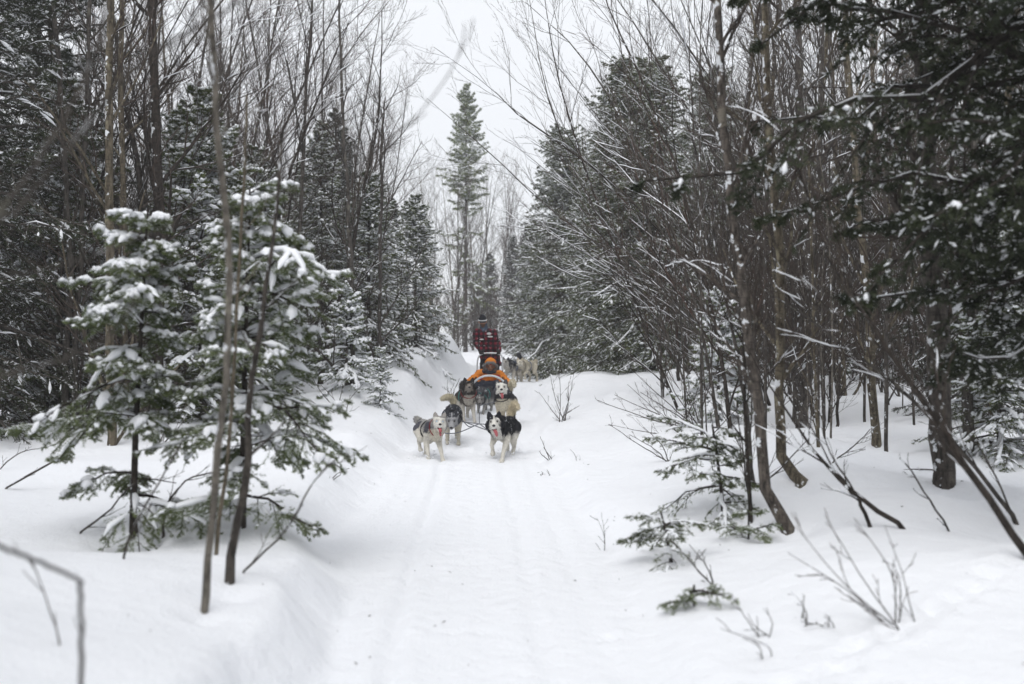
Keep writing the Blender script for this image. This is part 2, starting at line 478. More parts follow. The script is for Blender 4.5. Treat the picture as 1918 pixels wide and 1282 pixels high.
def sprays(rng, P, R, n, t0, t1, lf, ang, K, droop=0.1, tri=0.5, minl=0.03, tilt=0.2):
    """flat side sprays left and right of each centre line (conifers)."""
    N = len(P)
    t = t0 + (t1 - t0) * (np.arange(n)[None] + rng.random((N, n))) / n
    pos, tan, rad = interp_poly(P, R, t)
    side = unit(np.cross(tan, np.array([0, 0, 1.0])) + 1e-6)
    sg = np.where((np.arange(n) % 2)[None] > 0, 1.0, -1.0)
    sg = np.broadcast_to(sg, t.shape)[..., None]
    a = rng.uniform(ang[0], ang[1], t.shape)[..., None]
    d = unit(np.cos(a) * tan + np.sin(a) * sg * side + np.array([0, 0, 1.0]) * rng.normal(-0.04, tilt, t.shape)[..., None])
    ln = np.maximum(plen(P)[:, None] * lf * rng.uniform(0.65, 1.15, t.shape) * np.clip((1 - t) * (1 + tri), 0.12, 1), minl)
    s = np.linspace(0, 1, K)
    Pn = pos[:, :, None] + d[:, :, None] * (ln[..., None] * s)[..., None] - np.array([0, 0, 1.0]) * (ln[..., None] * s ** 2 * droop)[..., None]
    Rn = np.maximum(rad * 0.5, 0.0018)[..., None] * np.linspace(1, 0.5, K)
    return Pn.reshape(N * n, K, 3), Rn.reshape(N * n, K)

def blobs_on(mb, rng, P, prob, w, h, mat=0, sides=5, K=4, bl=0.24, lift=0.4):
    """pads of snow on twigs (centre lines P), each no longer than bl."""
    N = len(P)
    k = rng.random(N) < prob
    P = P[k]; N = len(P)
    if N == 0: return
    L = plen(P)[:, None]
    fr = np.minimum(bl / np.maximum(L, 1e-3), 0.85) * rng.uniform(0.6, 1.15, (N, 1))
    a = rng.random((N, 1)) ** 0.7 * (1.04 - fr); b = a + fr
    s = a + (b - a) * np.linspace(0, 1, K)[None]
    pos, tan, _ = interp_poly(P, np.ones(P.shape[:2]), s)
    prof = np.sin(np.linspace(0.12, 0.9, K) * math.pi)[None] ** 0.6 * rng.uniform(0.7, 1.25, (N, K))
    prof[:, 0] *= 0.45; prof[:, -1] *= 0.35
    sc = rng.uniform(0.55, 1.3, (N, 1))
    Wd = w * prof * sc; Hh = h * prof * sc * rng.uniform(0.8, 1.3, (N, K))
    C = pos + np.array([0, 0, 1.0]) * (h * lift) + rng.normal(0, w * 0.12, pos.shape)
    mb.tubes(C, Wd, sides, mat, H=Hh, under=0.6)

def conifer_meshes(seed, H, c0, Rm, trunk_r, dz=0.27, nb=6, slope=(-0.25, 0.75), droop=0.25, pw=0.8, n1=13, n2=0, tw=0.34, tw2=0.4,
                   per=24, nl=0.04, nw=0.008, snow=0.55, sw=0.035, sh=0.028, strip=0.5, needle_m='needle', bark_m='bark_grey', lean=(0, 0), minb=0.1,
                   side_bias=None, ragged=0.45, bare_low=0.0, K=6, fwd=0.55, zj=0.45, sn=0.16, tilt=0.25, frost=0.2, bl=0.24, fine=0.5, wig=0.03, stw=1.0, top=0.0):
    rng = np.random.default_rng(seed)
    tz = np.linspace(0, 1, 12)
    tp = np.stack([lean[0] * tz ** 1.5 + np.cumsum(rng.normal(0, 0.004, 12)) * H * 0.25, lean[1] * tz ** 1.5 + np.cumsum(rng.normal(0, 0.004, 12)) * H * 0.25, H * tz - 0.25 * (1 - tz)], -1)
    tr = trunk_r * (1 - tz) ** 0.85 + 0.006
    tr[0] *= 1.15
    mt = MB(); mt.tubes(tp, tr, 9, 0, cap=True)
    z = c0; st = []
    while z < H * 0.985:
        u = (z - c0) / (H - c0)
        k = max(3, int(round(nb * rng.uniform(0.75, 1.25))))
        a0 = rng.random() * 6.283
        for j in range(k):
            az = a0 + j * 6.283 / k + rng.normal(0, 0.25)
            L = Rm * (1 - u) ** pw * rng.uniform(1 - ragged, 1.1) + minb * (1 - u * 0.5)
            if side_bias is not None:
                L *= side_bias(az, u)
            if L < 0.05: continue
            if u < bare_low and rng.random() < 0.7: continue
            st.append((min(z + rng.normal(0, dz * zj), H * 0.985), az, L, slope[0] + (slope[1] - slope[0]) * u ** 0.8 + rng.normal(0, sn)))
        z += dz * rng.uniform(0.8, 1.2) * (1 - 0.35 * u)
    st = np.array(st); N = len(st)
    s = np.linspace(0, 1, K)[None]
    x = np.interp(st[:, 0], tp[:, 2], tp[:, 0])[:, None]; y = np.interp(st[:, 0], tp[:, 2], tp[:, 1])[:, None]
    L = st[:, 2:3]; az = st[:, 1:2] + rng.normal(0, 0.12, (N, 1)) * s
    hz = L * s * 0.96
    P = np.stack([x + hz * np.cos(az), y + hz * np.sin(az), st[:, 0:1] + L * (st[:, 3:4] * s - droop * s ** 2 * (1 + 0.3 * rng.normal(size=(N, 1))) + 0.12 * s ** 3)], -1)
    wg = np.cumsum(rng.normal(0, wig, P.shape), axis=1) * L[..., None]; wg -= wg[:, :1]; P = P + wg
    R = (0.004 + 0.0105 * L) * np.linspace(1, 0.25, K)[None]
    mc = MB(); ms = MB()
    mc.tubes(P, R, 4, 0)
    wt = np.repeat((1 - top) + 2 * top * np.clip((st[:, 0] - c0) / (H - c0), 0, 1), n1)      # snow lies heavier on the open upper boughs
    if n2:
        A, AR = sprays(rng, P, R, n1, 0.12, 1.0, tw, (0.6, 1.1), 4, droop=0.3, tilt=tilt)
        mc.tubes(A, AR, 3, 0)
        B, BR = sprays(rng, A, AR, n2, 0.1, 1.0, tw2, (0.55, 1.05), 2, droop=0.15, tilt=tilt)
        tip = np.concatenate([A[:, -2:], P[:, -2:], A[:, -3:-1]], 0)
        Tw = np.concatenate([B, tip], 0)
        blobs_on(ms, rng, A, snow * wt, sw, sh, bl=bl)
        blobs_on(ms, rng, B, snow * fine * np.repeat(wt, n2), sw * 0.65, sh * 0.65, K=3, bl=bl * 0.6)
    else:
        A, AR = sprays(rng, P, R, n1, 0.15, 1.0, tw, (0.55, 1.1), 3, droop=0.25, tilt=tilt)
        mc.tubes(A, AR, 3, 0)
        Tw = np.concatenate([A[:, ::2], P[:, -2:]], 0)
        blobs_on(ms, rng, A, snow, sw, sh, bl=bl)
        blobs_on(ms, rng, A, snow * fine, sw * 0.7, sh * 0.7, K=3, bl=bl * 0.5)
    d = Tw[:, 1] - Tw[:, 0]; ln = np.linalg.norm(d, axis=1)
    ok = ln > 0.01; Tw, d, ln = Tw[ok], d[ok], ln[ok]
    needles(mc, rng, Tw[:, 0], d / ln[:, None], ln * 1.05, np.array([0, 0, 1.0]), per, nl, nw, 1, fwd, frost, ms)
    snow_strips(ms, rng, P, R, strip, sw * 0.8 * stw, sh * 0.9 * stw)
    return (mt.mesh('trunk', [M[bark_m]]), mc.mesh('crown', [M[bark_m], M[needle_m]], False), ms.mesh('snow_cover', [M['snow_branch']]))

def conifer(name, label, meshes, loc, rz=0.0, sc=1.0, group=None, cat='tree'):
    t = thing(name, label, cat, loc, rz, group)
    t.scale = (sc, sc, sc)
    for nm, me in zip(('trunk', 'crown', 'snow_cover'), meshes):
        link(nm, me, t)
    return t

def bare_meshes(seed, spine, r0, n=(9, 7, 5), lf=((0.3, 0.5), (0.35, 0.6), (0.3, 0.6)), ang=(0.45, 0.8), up=0.35, t0=0.25, snow=0.38, bark_m='bark_grey', twig_m='twig',
                sides=7, tip=0.2, wob=0.09, rf=0.5, snow_w=0.006, maxlen=None, spines=None, rmin=0.0024, kk=(9, 7, 5), k0=16):
    """a leafless tree or shrub from its stem line(s): trunk mesh, crown mesh, snow mesh; points relative to the base."""
    rng = np.random.default_rng(seed)
    sp = spines if spines is not None else [spine]
    rr = r0 if isinstance(r0, (list, tuple)) else [r0] * len(sp)
    P = np.stack([smooth_line(s_, k0, rng, min(0.012, 0.25 * q_)) for s_, q_ in zip(sp, r0 if isinstance(r0, (list, tuple)) else [r0] * len(sp))]); K0 = P.shape[1]
    R = np.stack([q * (tip + (1 - tip) * (1 - np.linspace(0, 1, K0)) ** 0.9) for q in rr])
    Rk = R * (1 + rng.normal(0, 0.05, R.shape)); Rk[:, 1:3] *= 1.12
    mt = MB(); mt.tubes(P, Rk, sides, 0, cap=False)
    mc = MB(); ms = MB()
    snow_strips(ms, rng, P, R, snow, snow_w, snow_w)
    p, r = P, R
    for lv, k in enumerate(n):
        if not k: break
        l = lf[min(lv, len(lf) - 1)]
        p, r = grow(rng, p, r, k, t0 if lv == 0 else 0.15, 0.99, ang, l, rf if lv == 0 else 0.6, up, wob, K=kk[min(lv, 2)], rmin=rmin, maxlen=maxlen if lv == 0 else None)
        mc.tubes(p, r, 4 if lv == 0 else 3, 0 if lv == 0 else 1)
        if lv < 2: snow_strips(ms, rng, p, r, snow, snow_w, snow_w, sides=4)
    return (mt.mesh('trunk', [M[bark_m]]), mc.mesh('crown', [M[bark_m], M[twig_m]]), ms.mesh('snow_cover', [M['snow_branch']]) if ms.n else None)

def bare(name, label, cat, loc, meshes, rz=0.0, sc=1.0, group=None, parts=('trunk', 'crown', 'snow_cover')):
    t = thing(name, label, cat, loc, rz, group)
    t.scale = (sc,) * 3
    for nm, me in zip(parts, meshes):
        if me is not None and len(me.vertices): link(nm, me, t)
    return t

def stem_tree(seed, label, pix, r0, name='bare_tree', cat='tree', group=None, base=None, sink=0.15, **kw):
    """pix: list of (px, py, depth); the first one is where the stem leaves the snow."""
    b = G(pix[0][0], pix[0][1]) if base is None else np.array(base)
    dd = b[1] / pix[0][2] if pix[0][2] else 1.0
    pts = [np.array([0, 0, -sink])] + [np.zeros(3)] + [W(px, py, d * dd) - b for px, py, d in pix[1:]]
    me = bare_meshes(seed, pts, r0, **kw)
    return bare(name, label, cat, tuple(b), me, group=group)
# ------------------------------------------------------------------ the snow, the air
WELLS.extend([(G(px, py)[0], G(px, py)[1], r) for px, py, r in
              [(430, 1098, 0.22), (382, 1152, 0.13), (250, 1005, 0.3), (1475, 995, 0.25), (1498, 908, 0.25), (1770, 905, 0.4), (1405, 978, 0.15), (140, 812, 0.3), (1648, 838, 0.3)]])
YMIN, ZMIN = build_ground()

def build_haze():
    mb = MB()
    x0, x1, y0, y1, z0, z1 = -127, 127, -30, 128, ZMIN - 1.0, 24.0
    V = [(x, y, z) for z in (z0, z1) for y in (y0, y1) for x in (x0, x1)]
    mb.add(V, Q=[(0, 2, 3, 1), (4, 5, 7, 6), (0, 1, 5, 4), (2, 6, 7, 3), (0, 4, 6, 2), (1, 3, 7, 5)])
    m = bpy.data.materials.new('cold haze'); m.use_nodes = True
    nt = m.node_tree; nt.nodes.clear()
    out = nt.nodes.new('ShaderNodeOutputMaterial'); v = nt.nodes.new('ShaderNodeVolumePrincipled')
    v.inputs['Color'].default_value = (0.96, 0.97, 1.0, 1); v.inputs['Density'].default_value = HAZE
    nt.links.new(v.outputs[0], out.inputs['Volume'])
    o = mb.obj('haze', [m], smooth=False); o['kind'] = 'stuff'; o['label'] = 'thin pale snow haze hanging in the air of the forest'
if HAZE > 0: build_haze()

# ------------------------------------------------------------------ conifers
rng0 = np.random.default_rng(77)
FIR_FG = dict(dz=0.19, nb=5, n1=13, n2=8, tw=0.44, tw2=0.45, per=56, nl=0.024, nw=0.0038, sw=0.038, sh=0.028, bl=0.22, frost=0.22, fine=0.3, top=0.55, needle_m='needle_fir', K=7, ragged=0.65, sn=0.18, zj=0.3, tilt=0.3)

# the pair of snow-laden young firs in front on the left bank
b = G(250, 1005)
def bias_l(az, u):          # this pair grows apart: longer on the outer side
    return 1.0 + 0.25 * math.cos(az - math.pi)
me = conifer_meshes(101, 2.36, 0.28, 0.78, 0.023, slope=(0.0, 0.36), droop=0.42, pw=0.42, snow=0.46, strip=0.62, lean=(0.1, 0), side_bias=bias_l, bare_low=0.26, bark_m='bark_dark', **FIR_FG)
conifer('fir_sapling', 'young fir with snow pads, left of its twin on the near left bank', me, tuple(b), cat='sapling')
b = G(452, 992)
def bias_r(az, u):
    return 1.0 + 0.3 * math.cos(az)
me = conifer_meshes(102, 2.45, 0.22, 0.85, 0.023, slope=(-0.02, 0.36), droop=0.40, pw=0.42, snow=0.5, strip=0.68, lean=(0.05, 0), side_bias=bias_r, bare_low=0.16, bark_m='bark_dark', **FIR_FG)
conifer('fir_sapling', 'young fir with heavy snow pads reaching towards the trail, behind a dark stem', me, tuple(b), cat='sapling')

# prototypes of the spruces and firs farther back
MID = dict(n1=15, tw=0.42, per=36, nl=0.05, nw=0.011, sw=0.034, sh=0.026, bl=0.2, fine=0.9, pw=0.68, ragged=0.55)
PROTO = {}
PROTO['spruce_a'] = conifer_meshes(1, 6.0, 0.25, 1.55, 0.075, nb=7, dz=0.22, snow=0.55, strip=0.55, **MID)
PROTO['spruce_b'] = conifer_meshes(2, 8.6, 0.5, 2.05, 0.11, nb=7, dz=0.25, slope=(-0.3, 0.7), snow=0.2, strip=0.3, frost=0.14, needle_m='needle_dark', **dict(MID, n1=17, nl=0.055, sw=0.022, sh=0.018))
PROTO['spruce_c'] = conifer_meshes(3, 4.0, 0.12, 1.3, 0.05, nb=7, dz=0.18, snow=0.65, strip=0.65, **MID)
PROTO['spruce_d'] = conifer_meshes(4, 7.2, 0.4, 1.35, 0.085, nb=7, dz=0.22, slope=(-0.35, 0.6), snow=0.38, frost=0.12, strip=0.45, needle_m='needle_dark', **MID)
PROTO['fir_e'] = conifer_meshes(5, 2.4, 0.1, 0.95, 0.03, nb=5, dz=0.19, snow=0.8, strip=0.85, needle_m='needle_fir', **dict(MID, sw=0.05, sh=0.04))
BIG = dict(MID, n1=11, n2=6, tw=0.45, tw2=0.5, per=18, nl=0.055, nw=0.011)
PROTO['big_a'] = conifer_meshes(6, 9.8, 0.15, 2.7, 0.15, nb=8, dz=0.26, slope=(-0.35, 0.75), droop=0.28, snow=0.42, strip=0.5, **dict(BIG, pw=0.5))
PROTO['big_b'] = conifer_meshes(7, 8.6, 0.3, 2.3, 0.13, nb=8, dz=0.26, slope=(-0.35, 0.7), droop=0.3, snow=0.45, strip=0.5, **dict(BIG, pw=0.45))

FIRST = {}
def put(kind, label, x, y, rz=None, sc=1.0, group=None, name='spruce_tree', cat='tree', dz=0.0):
    rz = rng0.uniform(0, 6.28) if rz is None else rz
    z = gz(x, y) - 0.05 + dz
    if kind in FIRST:
        o = dup(FIRST[kind], (x, y, z), rz, sc, label, group)
        o.name = name; o['category'] = cat
        if not group and 'group' in o: del o['group']
        return o
    o = conifer(name, label, PROTO[kind], (x, y, z), rz, sc, group, cat)
    FIRST[kind] = o
    return o

def at_px(px, d):
    return (px - CXP) / FPX * d

# left side, singled out
put('spruce_a', 'tallest snowy spruce of the left trail edge, behind the near firs', at_px(600, 20), 20.0, 0.4, 0.85)
put('spruce_c', 'broad low spruce loaded with snow at the left trail edge, nearest the leaning black stem', at_px(690, 20.5), 20.5, 1.9, 0.98)
put('spruce_c', 'small snowy spruce at the left trail edge just before the snow heap', at_px(778, 24.5), 24.5, 3.1, 0.95)
put('spruce_a', 'pointed grey green spruce at the left edge of the trail behind the small ones', at_px(705, 25), 25.0, 4.4, 0.82)
put('spruce_d', 'tall narrow dark spruce among bare trees left of the sky gap', at_px(645, 29), 29.0, 0.1, 1.02)
put('spruce_d', 'narrow spruce with grey snow dust, half hidden by the bare trees left of the trail', at_px(735, 33), 33.0, 2.2, 0.8)
put('spruce_a', 'snow speckled spruce right behind the near firs', at_px(480, 17), 17.0, 5.1, 0.75)
put('spruce_c', 'snow capped small spruce seen between the two near firs', at_px(335, 13.5), 14.5, 0.8, 1.22)
put('spruce_a', 'layered snowy spruce rising above the left near fir', at_px(350, 17.5), 17.5, 2.8, 0.95)
put('spruce_c', 'bushy snow spotted spruce at the left picture edge behind the bank', at_px(35, 13.0), 14.2, 1.4, 1.25)
put('spruce_b', 'tall dark spruce filling the upper left corner', at_px(70, 15.5), 15.5, 3.6, 1.15)
put('spruce_d', 'dark slim spruce second from the upper left corner', at_px(190, 20), 20.0, 3.0, 0.85)
put('fir_e', 'waist high snowy fir at the foot of the left trail edge', at_px(640, 16.5), 17.0, 1.0, 0.75, name='fir_sapling', cat='sapling')
put('fir_e', 'tiny snow dusted fir sticking out of the left bank beside the trail', at_px(712, 16.2), 16.2, 2.0, 0.42, name='fir_sapling', cat='sapling')
put('spruce_d', 'slim spruce in the thicket above the two pale trunks on the left', at_px(130, 24), 24.0, 4.0, 0.9)
put('spruce_a', 'snow dusted spruce behind the leaning black stem', at_px(560, 24), 24.0, 0.9, 0.9)

put('spruce_b', 'dark spruce cut by the left picture edge', at_px(-50, 12.5), 12.5, 1.0, 1.05)

# right side, singled out
put('big_a', 'huge dense spruce beside the right trail edge, its boughs down to the snow', at_px(1168, 25.5), 25.5, 0.7, 0.82)
put('big_b', 'dense spruce behind the huge one, leaning into the sky gap on the right', at_px(1052, 33.5), 33.5, 2.0, 0.96)
put('big_b', 'dark spruce with low boughs right of the huge trail side spruce', at_px(1230, 24), 24.5, 4.0, 0.9)
put('big_a', 'full bushy spruce filling in between the two big ones at the right trail edge', at_px(1140, 28.5), 28.5, 2.4, 0.72)
put('spruce_a', 'snow laden spruce peeking out behind the second dog team', at_px(1000, 36), 36.5, 5.5, 0.95)
put('big_a', 'broad dark spruce behind the bare stems right of the trail', at_px(1340, 29), 29.0, 3.3, 0.9)
put('spruce_b', 'grey green spruce deep between the right trunks', at_px(1500, 31), 31.0, 1.2, 0.95)
put('spruce_c', 'snowy small spruce behind the thick brown trunk on the right', at_px(1600, 25), 25.0, 0.2, 1.0)
put('spruce_b', 'dark spruce right of the thick brown trunk', at_px(1850, 14), 14.0, 2.6, 0.8)
put('spruce_c', 'snow covered low spruce at the right picture edge', at_px(1900, 10.5), 10.8, 5.0, 0.7)
put('spruce_a', 'spruce with drooping boughs behind the thick brown trunk', at_px(1700, 21), 21.0, 4.6, 0.95)
put('spruce_d', 'slim dark spruce between the yellowish trunk and the thick brown trunk', at_px(1600, 33), 33.0, 4.6, 1.1)
put('fir_e', 'snow laden young fir with bent boughs behind the near dark trunk', at_px(1345, 15.0), 15.0, 0.5, 0.85, name='fir_sapling', cat='sapling')

# the tall balsam fir at the end of the trail
b = np.array([at_px(872, 52), 52.0, gz(at_px(872, 52), 52.0)])
def tall_bias(az, u):
    return 1.0 if u > 0.58 else (0.36 + 0.36 * abs(math.sin(az * 2 + u * 31)))
me = conifer_meshes(31, 14.15, 1.0, 3.4, 0.11, dz=0.36, nb=6, slope=(-0.5, 0.7), droop=0.2, pw=0.85, n1=12, n2=0, tw=0.36, per=44, nl=0.11, nw=0.022,
                    snow=0.7, sw=0.07, sh=0.05, strip=0.4, needle_m='needle_pale', side_bias=tall_bias, bare_low=0.48)
conifer('fir_tree', 'tall pointed pale green fir alone in the sky gap at the end of the trail', me, tuple(b))

# the big hemlock whose boughs hang into the upper right corner
b = np.array([4.05, 6.6, gz(4.05, 6.6)])
def hem_bias(az, u):
    c = math.cos(az - math.pi)                    # boughs reach for the light over the trail
    return (0.45 + 0.62 * max(0, c) ** 0.8 + 0.1) * float(np.interp(u, [0, 0.12, 0.22], [0.55, 0.75, 1.12])) * (0.72 if math.sin(az) < -0.45 else 1.0)
me = conifer_meshes(41, 9.0, 1.7, 2.62, 0.13, dz=0.24, nb=7, slope=(-0.10, 0.3), droop=0.2, pw=0.3, n1=18, n2=10, tw=0.3, tw2=0.5, per=20, nl=0.042, nw=0.014,
                    snow=0.26, sw=0.024, sh=0.019, strip=0.5, fine=0.8, bl=0.12, tilt=0.45, sn=0.25, zj=0.6, stw=0.4, frost=0.04, wig=0.035, needle_m='needle_dark', bark_m='bark_dark', side_bias=hem_bias, K=8)
conifer('hemlock_tree', 'big dark hemlock with snowy boughs hanging into the upper right corner', me, tuple(b))

# the wood farther off, both sides
def clear(x, y):
    d = x - float(trail_x(y))
    return d < -2.3 - 0.09 * max(0, y - 14) or d > 2.4 + 0.04 * max(0, y - 14)
rngf = np.random.default_rng(9)
n_f = 0
while n_f < 78:
    y = rngf.uniform(27, 74); x = rngf.uniform(-0.72, 0.72) * y
    dx = x - float(trail_x(y))
    if y < 40 and not clear(x, y): continue
    if abs(dx) < 1.5 and y < 50: continue
    px = CXP + x / y * FPX
    k = ['spruce_a', 'spruce_b', 'spruce_d', 'spruce_b', 'spruce_d'][rngf.integers(5)]
    Hk = {'spruce_a': 6.0, 'spruce_b': 8.6, 'spruce_d': 7.2}[k]
    sc = rngf.uniform(0.85, 1.3)
    if 690 < px < 1000:
        cap = 1.6 + y * (np.interp(px, [690, 760, 830, 880, 1000], [250, 210, 150, 100, 190]) / FPX)
        sc = min(sc, cap / Hk)
        if sc < 0.45: continue
    side = 'left' if px < 800 else ('right' if px > 1000 else 'end')
    lab = {'left': 'hazy spruce in the wood far behind the left bank', 'right': 'hazy spruce in the wood far behind the right bank',
           'end': 'hazy spruce closing off the far end of the trail'}[side]
    lab = {'spruce_a': 'broad hazy spruce ', 'spruce_b': 'dark hazy spruce ', 'spruce_d': 'slim hazy spruce '}[k] + where(px, y)
    put(k, lab, x, y, None, sc, 'far spruces, ' + side)
    n_f += 1

for x, y, k, sc in [(-3.2, -3.5, 'spruce_b', 1.0), (-2.6, -8, 'big_b', 0.9), (2.9, -3.0, 'spruce_b', 1.05), (3.4, -8.5, 'big_a', 0.9), (-5.8, -1.0, 'big_a', 0.95), (-5.2, 2.0, 'spruce_b', 1.0), (5.6, 1.2, 'big_b', 1.0), (-6.5, 5.5, 'spruce_b', 1.05), (1.2, -14, 'big_a', 1.0), (-3.0, -15, 'big_b', 1.0), (6.5, -4, 'spruce_b', 1.0)]:  # unseen trees of the wood, added to shade the near snow
    put(k, 'unseen spruce of the wood behind the photographer, added for shade', x, y, None, sc, 'unseen spruces behind the camera')
# ------------------------------------------------------------------ bare trees, singled out
BB = dict(n=(12, 8, 5), lf=((0.22, 0.45), (0.35, 0.6), (0.35, 0.6)), ang=(0.45, 0.85), up=0.35, t0=0.2)
FG = dict(n=(7, 4, 0), lf=((0.08, 0.2), (0.3, 0.6)), ang=(0.5, 1.0), t0=0.3, sides=9, snow_w=0.005)

# near left
stem_tree(201, 'slender pale stem nearest the camera on the left bank, in front of the firs', [(382, 1152, 4.8), (398, 960, 4.8), (428, 660, 4.8), (425, 440, 4.8), (405, 190, 4.75), (388, -60, 4.7)], 0.019,
          name='bare_sapling', cat='sapling', bark_m='bark_pale', tip=0.75, **dict(FG, t0=0.55))
stem_tree(202, 'dark brown stem forking at its foot on the left bank, in front of the firs', [(428, 1096, 5.1), (447, 960, 5.1), (462, 880, 5.15), (468, 740, 5.2), (500, 560, 5.25), (518, 400, 5.3), (528, 250, 5.4)], 0.028,
          name='bare_sapling', cat='sapling', bark_m='bark_brown', tip=0.25, **dict(FG, t0=0.4))
stem_tree(203, 'thin yellowish stem just right of the pale near stem', [(405, 1040, 5.6), (430, 800, 5.6), (446, 560, 5.6), (457, 330, 5.6), (462, 180, 5.6)], 0.014,
          name='bare_sapling', cat='sapling', bark_m='bark_tan', tip=0.5, **dict(FG, n=(5, 3, 0), t0=0.4))
for sd, pts, r, lab in [
    (204, [(455, 1075, 5.3), (530, 1000, 5.3), (590, 900, 5.35), (640, 850, 5.4)], 0.008, 'thin twig leaning right from the rounded edge of the left bank'),
    (205, [(232, 1048, 5.9), (250, 990, 5.9), (300, 900, 5.9), (345, 820, 6.0)], 0.009, 'forked twig at the foot of the left near fir'),
    (206, [(10, 918, 7.6), (110, 858, 7.6), (190, 780, 7.6), (262, 745, 7.7)], 0.013, 'long bare rod slanting out of the snow on the left bank'),
    (207, [(0, 880, 9.0), (40, 848, 9.0), (90, 838, 9.1)], 0.008, 'short bare twig at the left picture edge'),
    (208, [(150, 1003, 6.3), (200, 960, 6.3), (260, 900, 6.3), (330, 905, 6.4)], 0.010, 'dead branch leaning on the snow left of the firs'),
    (209, [(305, 1008, 6.2), (312, 950, 6.2), (350, 900, 6.2), (420, 880, 6.3)], 0.013, 'dark crooked dead branch between the feet of the firs')]:
    stem_tree(sd, lab, pts, r, name='bare_twig', cat='twig', tip=0.35, n=(4, 2, 0), lf=((0.2, 0.45), (0.3, 0.6)), ang=(0.4, 0.8), up=0.2, bark_m='bark_brown', snow=0.3)
# the broken blurred twig right at the camera, bottom left
b = G(152, 1330, lo=1.5)
stem_tree(210, 'thin broken branch bent at a sharp corner, nearest the camera at the lower left', [(152, 1330, 2.6), (152, 1210, 2.6), (151, 1105, 2.6), (146, 1086, 2.6), (80, 1055, 2.55), (0, 1024, 2.5), (-120, 975, 2.4)], 0.0062,
          name='broken_branch', cat='branch', base=(W(152, 1330, 2.6)[0], 2.6, gz(W(152, 1330, 2.6)[0], 2.6)), tip=0.85, n=(2, 0, 0), lf=((0.03, 0.06),), bark_m='bark_dark', snow=0, k0=60)
stem_tree(211, 'wispy blurred twig lying against the snow behind the broken branch', [(112, 1212, 3.5), (95, 1150, 3.5), (72, 1080, 3.5), (55, 1050, 3.5)], 0.004, name='bare_twig', cat='twig', tip=0.4, n=(3, 0, 0), lf=((0.2, 0.35),), snow=0)
# near branches of the tree beside the camera, blurred across the sky
bs = np.array([-1.75, 2.6, gz(-1.75, 2.6)])
sp = [np.array([0, 0, -0.2]), np.array([0.0, 0, 0.8]), np.array([0.02, 0, 1.6]), np.array([-0.03, 0.02, 2.6]), np.array([0.0, 0, 3.8])]
def rel(px, py, d): return W(px, py, d) - bs
b1 = [np.array([0.0, 0, 1.35]), rel(-20, 420, 2.55), rel(110, 300, 2.5), rel(260, 120, 2.5), rel(420, 20, 2.5), rel(520, -60, 2.5)]
b2 = [np.array([0.0, 0, 1.1]), rel(-150, 560, 2.6), rel(0, 400, 2.6), rel(130, 210, 2.6), rel(190, 60, 2.6), rel(215, -80, 2.6)]
b3 = [np.array([0.0, 0, 1.2]), rel(100, 500, 2.9), rel(330, 420, 3.0), rel(560, 350, 3.0), rel(700, 285, 3.05), rel(800, 195, 3.1), rel(858, 105, 3.1), rel(871, 42, 3.1)]
b4 = [np.array([0.0, 0, 0.7]), rel(-100, 740, 2.5), rel(60, 690, 2.6), rel(190, 640, 2.7), rel(260, 560, 2.7)]
me = bare_meshes(212, None, [0.03, 0.008, 0.010, 0.0034, 0.006], spines=[sp, b1, b2, b3, b4], n=(3, 0, 0), lf=((0.06, 0.16),), ang=(0.4, 0.8), t0=0.3, tip=0.45, snow=0.1, k0=48)
bare('bare_tree', 'grey branching bare tree hard by the camera, its blurred limbs crossing the sky', 'tree', tuple(bs), me)

# left middle distance
stem_tree(220, 'straight yellowish trunk rising behind the left near fir', [(207, 835, 12.5), (205, 500, 12.5), (204, 200, 12.5), (208, -150, 12.5)], 0.062, bark_m='bark_tan', tip=0.6, **BB)
stem_tree(221, 'thinner mossy trunk next to the straight yellowish one', [(236, 790, 15.0), (232, 400, 15.0), (226, 100, 15), (240, -200, 15)], 0.05, bark_m='bark_tan', tip=0.5, **BB)
stem_tree(222, 'left one of two pale trunks standing close together behind the left bank', [(121, 806, 14.0), (128, 600, 14.0), (122, 300, 14.0), (90, -100, 14.0)], 0.058, bark_m='bark_grey', tip=0.5, **BB)
stem_tree(223, 'right one of two pale trunks standing close together behind the left bank', [(142, 812, 13.6), (142, 640, 13.6), (158, 300, 13.8), (170, -100, 14)], 0.05, bark_m='bark_grey', tip=0.5, **BB)
stem_tree(224, 'dark wavy trunk rising between the yellowish trunk and the pale near stem', [(292, 790, 16.0), (298, 500, 16.0), (292, 200, 16.0), (278, -150, 16.0)], 0.085, bark_m='bark_dark', tip=0.6, **BB)
stem_tree(225, 'black stem leaning right over the left trail edge, broken orange at its foot', [(600, 720, 16.5), (622, 610, 16.5), (655, 500, 16.5), (678, 370, 16.5), (700, 270, 16.5), (712, 150, 16.6), (716, 20, 16.7)], 0.058,
          bark_m='bark_dark', tip=0.12, **dict(BB, n=(9, 6, 3)))
stem_tree(226, 'bare tree with limbs spreading to the right above the near firs', [(330, 760, 14.0), (345, 520, 14.0), (372, 300, 14), (430, 120, 14), (500, -80, 14)], 0.06, bark_m='bark_dark', tip=0.3, **dict(BB, lf=((0.4, 0.65), (0.35, 0.6), (0.3, 0.5)), ang=(0.6, 0.95)))
stem_tree(227, 'bare forked tree leaning towards the sky gap above the near firs', [(395, 770, 16.0), (440, 500, 16), (510, 300, 16), (580, 130, 16), (650, -30, 16)], 0.055, bark_m='bark_dark', tip=0.2, **dict(BB, lf=((0.3, 0.55), (0.35, 0.6), (0.3, 0.5))))
stem_tree(228, 'fine bare tree standing upright left of the sky gap', [(545, 740, 21.0), (560, 450, 21.0), (572, 200, 21), (590, -80, 21)], 0.06, bark_m='bark_grey', tip=0.3, **BB)
